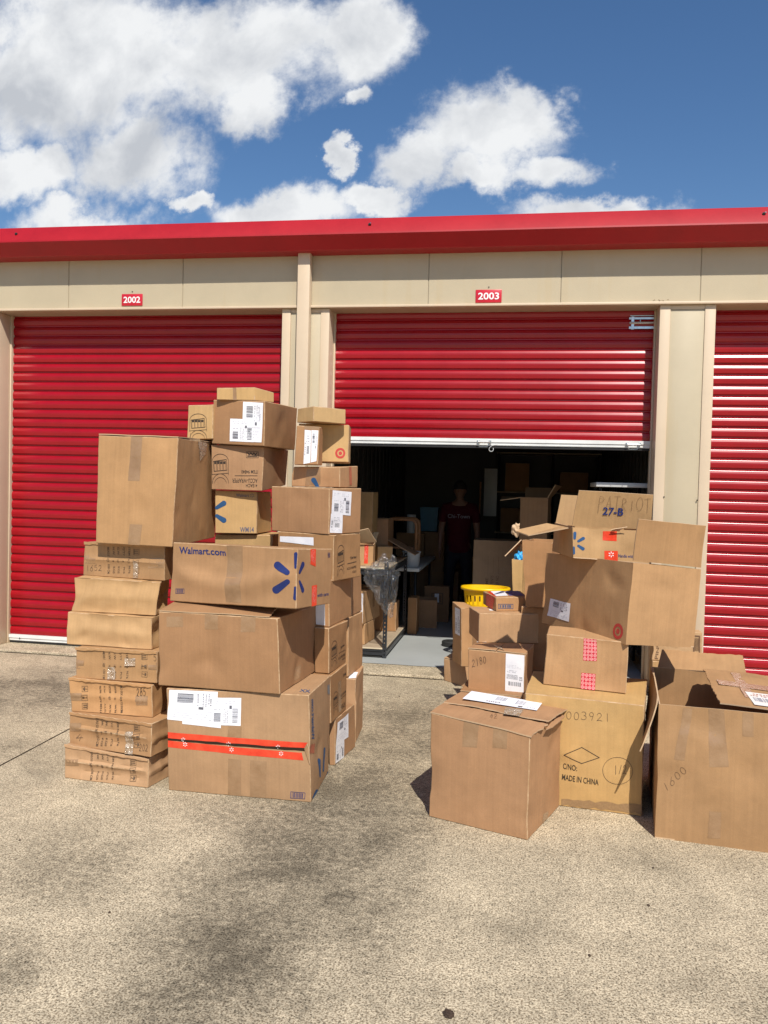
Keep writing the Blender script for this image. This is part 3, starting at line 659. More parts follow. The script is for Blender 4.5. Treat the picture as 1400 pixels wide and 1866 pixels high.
# measured carton corners in metres (flb frb frt flt blb brb brt blt) and printed matter on their faces (u, v)
BOX = {"L1":[[-2.437,4.169,0.0],[-1.929,4.129,0.0],[-1.931,4.133,0.157],[-2.438,4.175,0.184],[-2.404,4.484,-0.0],[-1.879,4.409,-0.0],[-1.879,4.409,0.172],[-2.404,4.484,0.172]],"L2":[[-2.439,4.214,0.172],[-1.907,4.116,0.172],[-1.907,4.122,0.352],[-2.437,4.22,0.352],[-2.384,4.506,0.172],[-1.857,4.416,0.172],[-1.857,4.416,0.353],[-2.384,4.506,0.353]],"L3":[[-2.443,4.23,0.353],[-1.956,4.233,0.353],[-1.967,4.237,0.53],[-2.453,4.234,0.541],[-2.441,4.54,0.353],[-1.943,4.52,0.354],[-1.943,4.52,0.537],[-2.441,4.54,0.537]],"L4":[[-2.422,4.247,0.537],[-1.94,4.248,0.537],[-1.946,4.252,0.711],[-2.427,4.251,0.708],[-2.425,4.543,0.537],[-1.947,4.55,0.537],[-1.947,4.55,0.711],[-2.425,4.543,0.711]],"L5":[[-2.51,4.311,0.711],[-1.994,4.295,0.711],[-2.003,4.299,0.888],[-2.513,4.316,0.894],[-2.503,4.607,0.711],[-1.994,4.598,0.711],[-1.994,4.598,0.892],[-2.503,4.607,0.892]],"L6":[[-2.513,4.351,0.892],[-2.006,4.355,0.892],[-1.981,4.365,1.08],[-2.509,4.357,1.086],[-2.519,4.53,0.89],[-2.015,4.544,0.892],[-2.028,4.584,1.083],[-2.519,4.531,1.084]],"L7":[[-2.52,4.484,1.084],[-1.972,4.394,1.084],[-1.972,4.393,1.283],[-2.515,4.491,1.278],[-2.463,4.728,1.087],[-1.952,4.693,1.087],[-1.952,4.693,1.283],[-2.463,4.728,1.283]],"L8":[[-2.397,4.401,1.283],[-1.899,4.323,1.283],[-1.883,4.344,1.889],[-2.398,4.42,1.9],[-2.431,5.152,1.283],[-1.996,5.22,1.283],[-1.994,5.239,1.902],[-2.431,5.152,1.896]],"M1":[[-1.81,4.132,0.0],[-1.029,4.135,0.0],[-1.057,4.148,0.557],[-1.84,4.144,0.544],[-1.826,4.602,0.0],[-1.051,4.616,0.0],[-1.054,4.633,0.555],[-1.826,4.602,0.556]],"M2":[[-1.887,4.148,0.556],[-1.207,4.126,0.556],[-1.231,4.134,0.95],[-1.895,4.16,0.951],[-1.847,4.751,0.556],[-1.16,4.702,0.556],[-1.172,4.713,0.942],[-1.847,4.751,0.95]],"M3":[[-1.902,4.314,0.984],[-1.126,4.101,1.009],[-1.123,4.111,1.318],[-1.897,4.325,1.309],[-1.8,4.673,0.973],[-1.024,4.459,0.993],[-1.025,4.468,1.297],[-1.802,4.688,1.285]],"R10":[[-1.068,4.715,0.0],[-1.034,4.723,-0.0],[-1.043,4.73,0.271],[-1.082,4.726,0.273],[-1.044,5.097,-0.001],[-0.989,5.093,0.0],[-1.001,5.1,0.27],[-1.044,5.097,0.273]],"R9":[[-1.402,5.134,-0.0],[-1.0,5.171,-0.0],[-1.012,5.182,0.41],[-1.402,5.134,0.417],[-1.428,5.506,0.0],[-1.025,5.526,0.0],[-1.032,5.538,0.42],[-1.428,5.506,0.418]],"R8":[[-1.398,4.644,0.273],[-1.044,4.629,0.273],[-1.057,4.635,0.547],[-1.398,4.644,0.552],[-1.377,4.988,0.273],[-1.026,4.961,0.273],[-1.029,4.969,0.554],[-1.377,4.988,0.552]],"R7":[[-1.159,4.662,0.552],[-1.072,4.663,0.552],[-1.08,4.67,0.818],[-1.17,4.679,0.818],[-1.134,5.005,0.55],[-1.04,4.991,0.552],[-1.036,5.0,0.817],[-1.134,5.005,0.818]],"R7b":[[-1.418,5.217,0.417],[-1.064,5.188,0.417],[-1.074,5.198,0.795],[-1.418,5.216,0.794],[-1.394,5.571,0.418],[-1.042,5.555,0.417],[-1.053,5.565,0.788],[-1.394,5.571,0.794]],"R6":[[-1.176,4.72,0.818],[-1.086,4.707,0.818],[-1.095,4.714,1.091],[-1.176,4.72,1.089],[-1.132,5.155,0.818],[-1.047,5.155,0.818],[-1.054,5.162,1.086],[-1.133,5.155,1.089]],"R6b":[[-1.381,5.364,0.794],[-1.076,5.308,0.794],[-1.085,5.315,1.062],[-1.381,5.364,1.057],[-1.354,5.571,0.794],[-1.055,5.555,0.794],[-1.068,5.561,1.049],[-1.354,5.571,1.057]],"R5":[[-1.466,4.9,1.079],[-1.085,4.77,1.079],[-1.086,4.779,1.354],[-1.466,4.9,1.356],[-1.366,5.221,1.079],[-0.985,5.118,1.079],[-0.996,5.125,1.351],[-1.366,5.221,1.354]],"R4":[[-1.519,4.934,1.358],[-1.117,4.778,1.355],[-1.123,4.785,1.627],[-1.527,4.941,1.633],[-1.395,5.26,1.357],[-0.994,5.104,1.357],[-0.993,5.113,1.633],[-1.395,5.26,1.631]],"R3":[[-1.433,5.07,1.635],[-1.108,5.017,1.635],[-1.112,5.016,1.759],[-1.433,5.069,1.76],[-1.387,5.357,1.635],[-1.059,5.305,1.636],[-1.06,5.309,1.778],[-1.387,5.357,1.765]],"R2b":[[-1.419,5.172,1.795],[-1.104,5.225,1.798],[-1.107,5.232,2.038],[-1.426,5.178,2.04],[-1.471,5.467,1.795],[-1.155,5.52,1.795],[-1.155,5.52,2.038],[-1.471,5.467,2.038]],"R2a":[[-1.398,4.989,1.769],[-1.248,4.989,1.772],[-1.246,4.997,2.008],[-1.39,4.998,2.014],[-1.393,5.089,1.77],[-1.246,5.089,1.77],[-1.246,5.089,2.01],[-1.393,5.089,2.01]],"R1":[[-1.278,4.983,2.038],[-1.116,5.168,2.038],[-1.116,5.171,2.132],[-1.284,4.985,2.132],[-1.416,5.089,2.038],[-1.297,5.454,2.049],[-1.297,5.454,2.145],[-1.421,5.091,2.126]],"T6":[[-1.936,5.07,1.017],[-1.557,5.083,1.017],[-1.557,5.083,1.321],[-1.937,5.07,1.312],[-1.95,5.47,1.017],[-1.57,5.483,1.017],[-1.57,5.483,1.317],[-1.95,5.47,1.317]],"T5":[[-1.922,5.032,1.323],[-1.652,5.051,1.327],[-1.657,5.059,1.596],[-1.931,5.039,1.598],[-1.953,5.424,1.324],[-1.676,5.445,1.324],[-1.689,5.451,1.593],[-1.953,5.424,1.596]],"T4":[[-1.942,5.003,1.602],[-1.609,5.006,1.6],[-1.604,5.016,1.879],[-1.951,5.011,1.886],[-1.951,5.56,1.611],[-1.618,5.564,1.64],[-1.607,5.573,1.884],[-1.951,5.56,1.883]],"T3":[[-2.114,5.01,1.916],[-1.932,4.979,1.92],[-1.932,4.986,2.138],[-2.113,5.017,2.134],[-2.06,5.306,1.916],[-1.88,5.275,1.916],[-1.88,5.275,2.135],[-2.06,5.306,2.135]],"T2":[[-1.942,4.994,1.892],[-1.585,4.957,1.879],[-1.587,4.965,2.159],[-1.939,5.004,2.168],[-1.884,5.52,1.884],[-1.535,5.481,1.881],[-1.525,5.492,2.168],[-1.884,5.52,2.164]],"T1":[[-1.903,4.962,2.164],[-1.662,4.985,2.164],[-1.665,4.988,2.248],[-1.905,4.964,2.239],[-1.859,5.219,2.164],[-1.573,5.104,2.164],[-1.574,5.105,2.227],[-1.859,5.219,2.238]],"A":[[-0.411,4.095,0.0],[0.075,3.916,0.0],[0.075,3.931,0.494],[-0.418,4.111,0.52],[-0.274,4.536,0.001],[0.243,4.382,0.0],[0.238,4.397,0.498],[-0.297,4.532,0.529]],"B":[[0.066,4.412,0.0],[0.653,4.338,0.0],[0.648,4.355,0.567],[0.045,4.426,0.574],[0.119,4.957,0.0],[0.724,4.881,0.001],[0.739,4.883,0.587],[0.102,4.954,0.58]],"C":[[0.68,4.085,0.0],[1.294,4.016,0.0],[1.294,4.016,0.647],[0.679,4.105,0.641],[0.775,4.957,-0.0],[1.391,4.889,0.0],[1.391,4.889,0.647],[0.775,4.957,0.646]],"D":[[0.149,4.633,0.578],[0.579,4.532,0.578],[0.587,4.542,0.852],[0.158,4.644,0.857],[0.187,4.938,0.578],[0.622,4.89,0.578],[0.622,4.89,0.856],[0.183,4.937,0.859]],"E":[[0.568,4.517,0.844],[0.96,4.756,0.807],[0.986,4.774,1.237],[0.593,4.535,1.279],[0.148,5.214,0.828],[0.536,5.452,0.791],[0.562,5.478,1.222],[0.163,5.23,1.263]],"F":[[0.3,4.769,1.273],[0.724,4.856,1.248],[0.725,4.862,1.437],[0.286,4.772,1.446],[0.193,5.195,1.278],[0.633,5.285,1.262],[0.639,5.284,1.441],[0.205,5.194,1.455]],"M":[[-0.347,5.25,0.0],[0.04,5.218,-0.0],[0.04,5.218,0.354],[-0.347,5.25,0.355],[-0.318,5.599,-0.0],[0.068,5.567,-0.0],[0.068,5.567,0.354],[-0.318,5.599,0.354]],"K":[[-0.305,5.338,0.354],[0.05,5.319,0.354],[0.055,5.327,0.601],[-0.312,5.345,0.612],[-0.266,5.639,0.354],[0.102,5.579,0.354],[0.112,5.581,0.618],[-0.273,5.638,0.596]],"J":[[-0.257,5.61,0.608],[0.141,5.707,0.608],[0.14,5.714,0.808],[-0.259,5.616,0.807],[-0.343,5.954,0.608],[0.075,6.019,0.608],[0.088,6.021,0.801],[-0.348,5.959,0.802]],"I":[[-0.149,5.752,0.805],[0.067,5.845,0.805],[0.069,5.848,0.903],[-0.156,5.754,0.901],[-0.255,6.096,0.805],[-0.007,6.138,0.805],[0.013,6.141,0.909],[-0.258,6.099,0.898]],"Lo":[[-0.609,7.048,0.0],[-0.394,6.822,0.0],[-0.391,6.926,0.198],[-0.615,7.053,0.185],[-0.555,7.26,-0.001],[-0.337,7.221,-0.001],[-0.337,7.221,0.198],[-0.555,7.26,0.199]],"H":[[-0.444,6.719,0.199],[-0.354,6.729,0.199],[-0.354,6.729,0.685],[-0.458,6.732,0.673],[-0.535,6.955,0.199],[-0.449,7.01,0.199],[-0.449,7.009,0.685],[-0.55,6.968,0.693]],"G":[[0.049,5.703,0.854],[0.216,5.666,0.86],[0.21,5.679,1.295],[0.011,5.711,1.308],[0.095,6.044,0.857],[0.278,6.009,0.857],[0.278,6.009,1.303],[0.095,6.044,1.302]],"N":[[-0.038,6.608,0.749],[0.028,6.598,0.749],[0.024,6.597,1.096],[-0.062,6.615,1.099],[-0.031,6.805,0.749],[0.048,6.797,0.749],[0.048,6.797,1.098],[-0.032,6.805,1.098]]}
